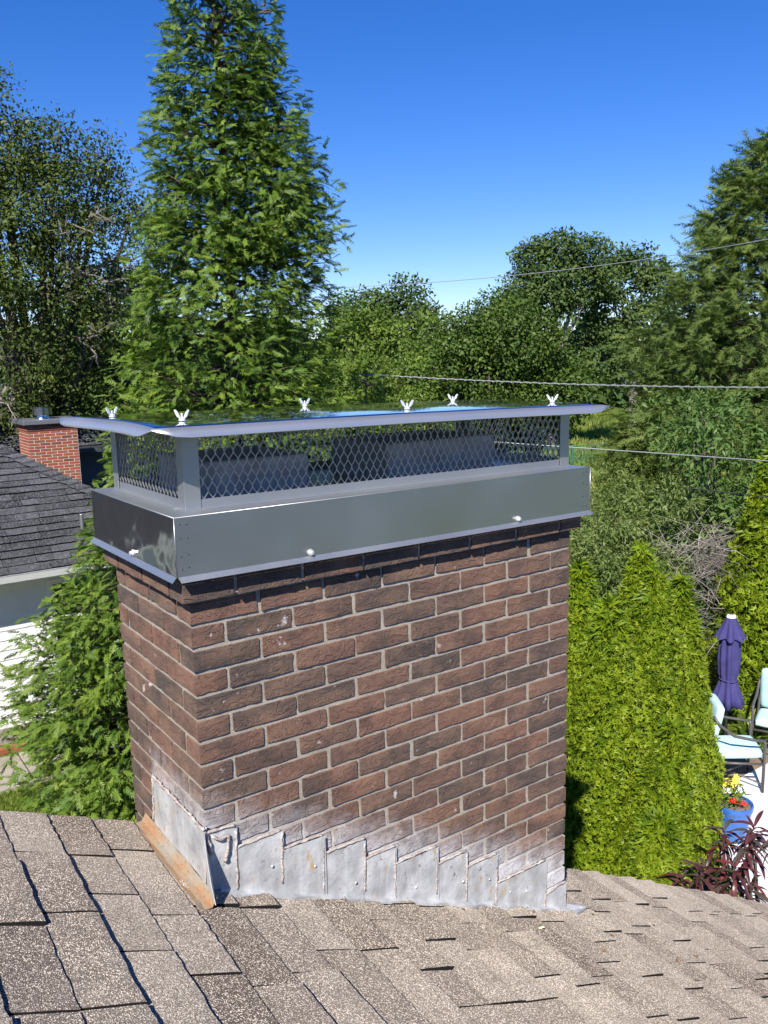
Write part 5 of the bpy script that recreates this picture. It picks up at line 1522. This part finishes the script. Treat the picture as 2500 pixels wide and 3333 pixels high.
# blue pot of flowers
PX, PY = 6.83, 2.62
pot = empty('flower_pot', (PX, PY, GZ+0.03), "blue glazed pot with yellow and red flowers on the white patio", "flower pot")
MAT['blue_glaze'] = flat("blue_glaze", (0.035, 0.13, 0.42), 0.22, spec=0.6, var=0.15, scale=7)
m = MB(); m.lathe([(0.0, 0.0), (0.125, 0.0), (0.13, 0.01), (0.155, 0.18), (0.172, 0.30), (0.178, 0.315), (0.176, 0.325), (0.186, 0.335), (0.192, 0.37), (0.19, 0.40), (0.178, 0.405), (0.168, 0.395), (0.165, 0.35)], 36)
o = m.obj('pot', MAT['blue_glaze'], pot, smooth=True); o.data.set_sharp_from_angle(angle=rad(50))
m = MB(); m.lathe([(0.168, 0.362), (0.09, 0.372), (0.0, 0.376)], 24); m.obj('soil', MAT['mulch'], pot)
rng = np.random.default_rng(6); n = 130
pos = np.stack([rng.normal(-0.05, .075, n), rng.normal(0.0, .075, n), rng.uniform(.38, .62, n)], 1)
o = link('leaves', crown_mesh('leaves', inst([NARROW], pos, rng.normal(size=(n, 3))*.6+np.array([0, 0, .6]), rng.normal(size=(n, 3))+np.array([0, 0, .5]), rng.uniform(.05, .10, n), rng.random(n), rng), MAT['maple']), pot); o['kind'] = 'stuff'
def petals(name, col):
    m = MB()
    for i in range(6):
        a = i*math.pi/3
        m.add([(0, 0, 0), (0.022*math.cos(a-.45), .022*math.sin(a-.45), .010), (.038*math.cos(a), .038*math.sin(a), .004), (.022*math.cos(a+.45), .022*math.sin(a+.45), .010)], [(0, 1, 2, 3)])
    return m.mesh(name, flat(name+"_petal", col, .6))
ye = petals('yellow_flower', (0.78, 0.62, 0.08)); re_ = petals('red_flower', (0.68, 0.02, 0.015))
for i in range(11): link('yellow_flower', ye, pot, (rng.normal(-.06, .05), rng.normal(0, .05), rng.uniform(.58, .68)), (rng.normal(0, .5), rng.normal(0, .5), rng.random()*6))
for (x, y, z) in ((-.10, -.08, .50), (-.085, -.10, .47), (-.11, -.06, .48), (-.02, -.12, .45)): link('red_flower', re_, pot, (x, y, z), (rng.normal(.5, .3), rng.normal(0, .3), rng.random()*6))

# dark red leaved plants by the roof edge: each drooping leaf its own piece
kk = N("burgundy_leaf"); r_ = kk.rnd()
kk.set(color=kk.ramp(r_, [(0.0, (0.055, 0.018, 0.020)), (0.35, (0.080, 0.022, 0.024)), (0.55, (0.085, 0.060, 0.048)), (0.75, (0.055, 0.048, 0.032)), (1.0, (0.15, 0.022, 0.028))]), rough=0.35, spec=0.5)
MAT['burgundy'] = kk.m
def long_leaf(L, wd, droop, name='leaf'):
    V = []; F = []; n = 6
    for i in range(n+1):
        t = i/n; x = L*t*(1-0.22*droop*t); z = -L*droop*t*t*0.75 + 0.12*L*t
        wq = wd*math.sin(math.pi*min(1, 0.10+0.9*t))**0.8 if i < n else 0.001
        V += [(x, -wq, z+wq*0.35), (x, 0, z), (x, wq, z+wq*0.35)]
    for i in range(n):
        a = 3*i; F += [(a, a+1, a+4, a+3), (a+1, a+2, a+5, a+4)]
    me = bpy.data.meshes.new(name); me.from_pydata(V, [], F); me.materials.append(MAT['burgundy'])
    me.polygons.foreach_set('use_smooth', np.ones(len(me.polygons), bool)); return me
LL = [long_leaf(0.16, 0.0135, d) for d in (0.5, 0.85, 1.2)] + [long_leaf(0.19, 0.015, d) for d in (0.7, 1.05)]
def bonfire(x, y, ztop, whorls, spread, seed, label):
    rg = random.Random(seed)
    root = empty('peach_shrub', (x, y, GZ), label, "shrub", "dark red leaved shrubs beyond the roof edge")
    stem = MB(); H = ztop-GZ
    stem.tube([(0, 0, 0), (0.02, 0, H*0.55)], [0.03, 0.02], 6)
    tips = []
    for i in range(whorls):
        a = i*2.4+rg.uniform(-.4, .4); rr = spread*math.sqrt((i+0.3)/whorls)
        tz = H-0.42*(rr/spread)**2*spread*1.3-rg.uniform(0, 0.10)
        tip = (rr*math.cos(a), rr*math.sin(a), tz); tips.append(tip)
        stem.tube([(0.02, 0, H*0.5), (tip[0]*.6, tip[1]*.6, H*0.5+(tz-H*.5)*.55), tip], [0.014, 0.009, 0.005], 5)
    stem.obj('stem', MAT['bark'], root, smooth=True)
    for tip in tips:
        nL = 19
        for j in range(nL):
            aa = j*2.4+rg.uniform(-.3, .3); q = j/nL
            o = bpy.data.objects.new('leaf', rg.choice(LL)); COL.objects.link(o); o.parent = root
            o.location = (tip[0], tip[1], tip[2]+0.05-0.16*q)
            o.rotation_euler = (rg.uniform(-.35, .35), rad(-38)+q*rad(78)+rg.uniform(-.2, .2), aa)
            s_ = rg.uniform(.75, 1.15); o.scale = (s_, s_, s_)
bonfire(4.22, 0.76, -2.46, 10, 0.36, 1, "dark red leaved shrub cut off by the right frame edge, larger one")
bonfire(3.88, 0.90, -2.74, 8, 0.28, 2, "smaller dark red leaved shrub poking over the roof edge below the blue pot")
# lily clumps in the mulch behind the umbrella
rng = np.random.default_rng(17)
BLADE = (np.array([(0, -.035, 0), (0, .035, 0), (.55, .045, .06), (.55, -.045, .06)]), np.array([(0, 1, 2, 3)]))
for (x, y, lab) in ((9.35, 4.35, "clump of strap leaved lilies right behind the umbrella pole"), (8.9, 4.30, "clump of strap leaved lilies left of the umbrella pole"), (9.0, 3.72, "small lily clump at the patio edge beside the left chair")):
    root = empty('lily_clump', (x, y, GZ), lab, "plant", "lily clumps in the mulch bed")
    n = 90
    tm = (np.array([(0, -.03, 0), (0, .03, 0), (.6, .035, 0.0), (1, 0, -.28)]), np.array([(0, 1, 2, 3)]))
    pos = np.stack([rng.normal(0, .06, n), rng.normal(0, .06, n), np.zeros(n)], 1)
    d = rng.normal(size=(n, 3))*.6; d[:, 2] = 1.0; up_ = np.zeros((n, 3)); up_[:, 2] = 1
    o = link('leaves', crown_mesh('leaves', inst([tm], pos, d, up_+d*0+rng.normal(size=(n, 3))*.2, rng.uniform(.3, .5, n), rng.random(n), rng), MAT['maple']), root); o['kind'] = 'stuff'
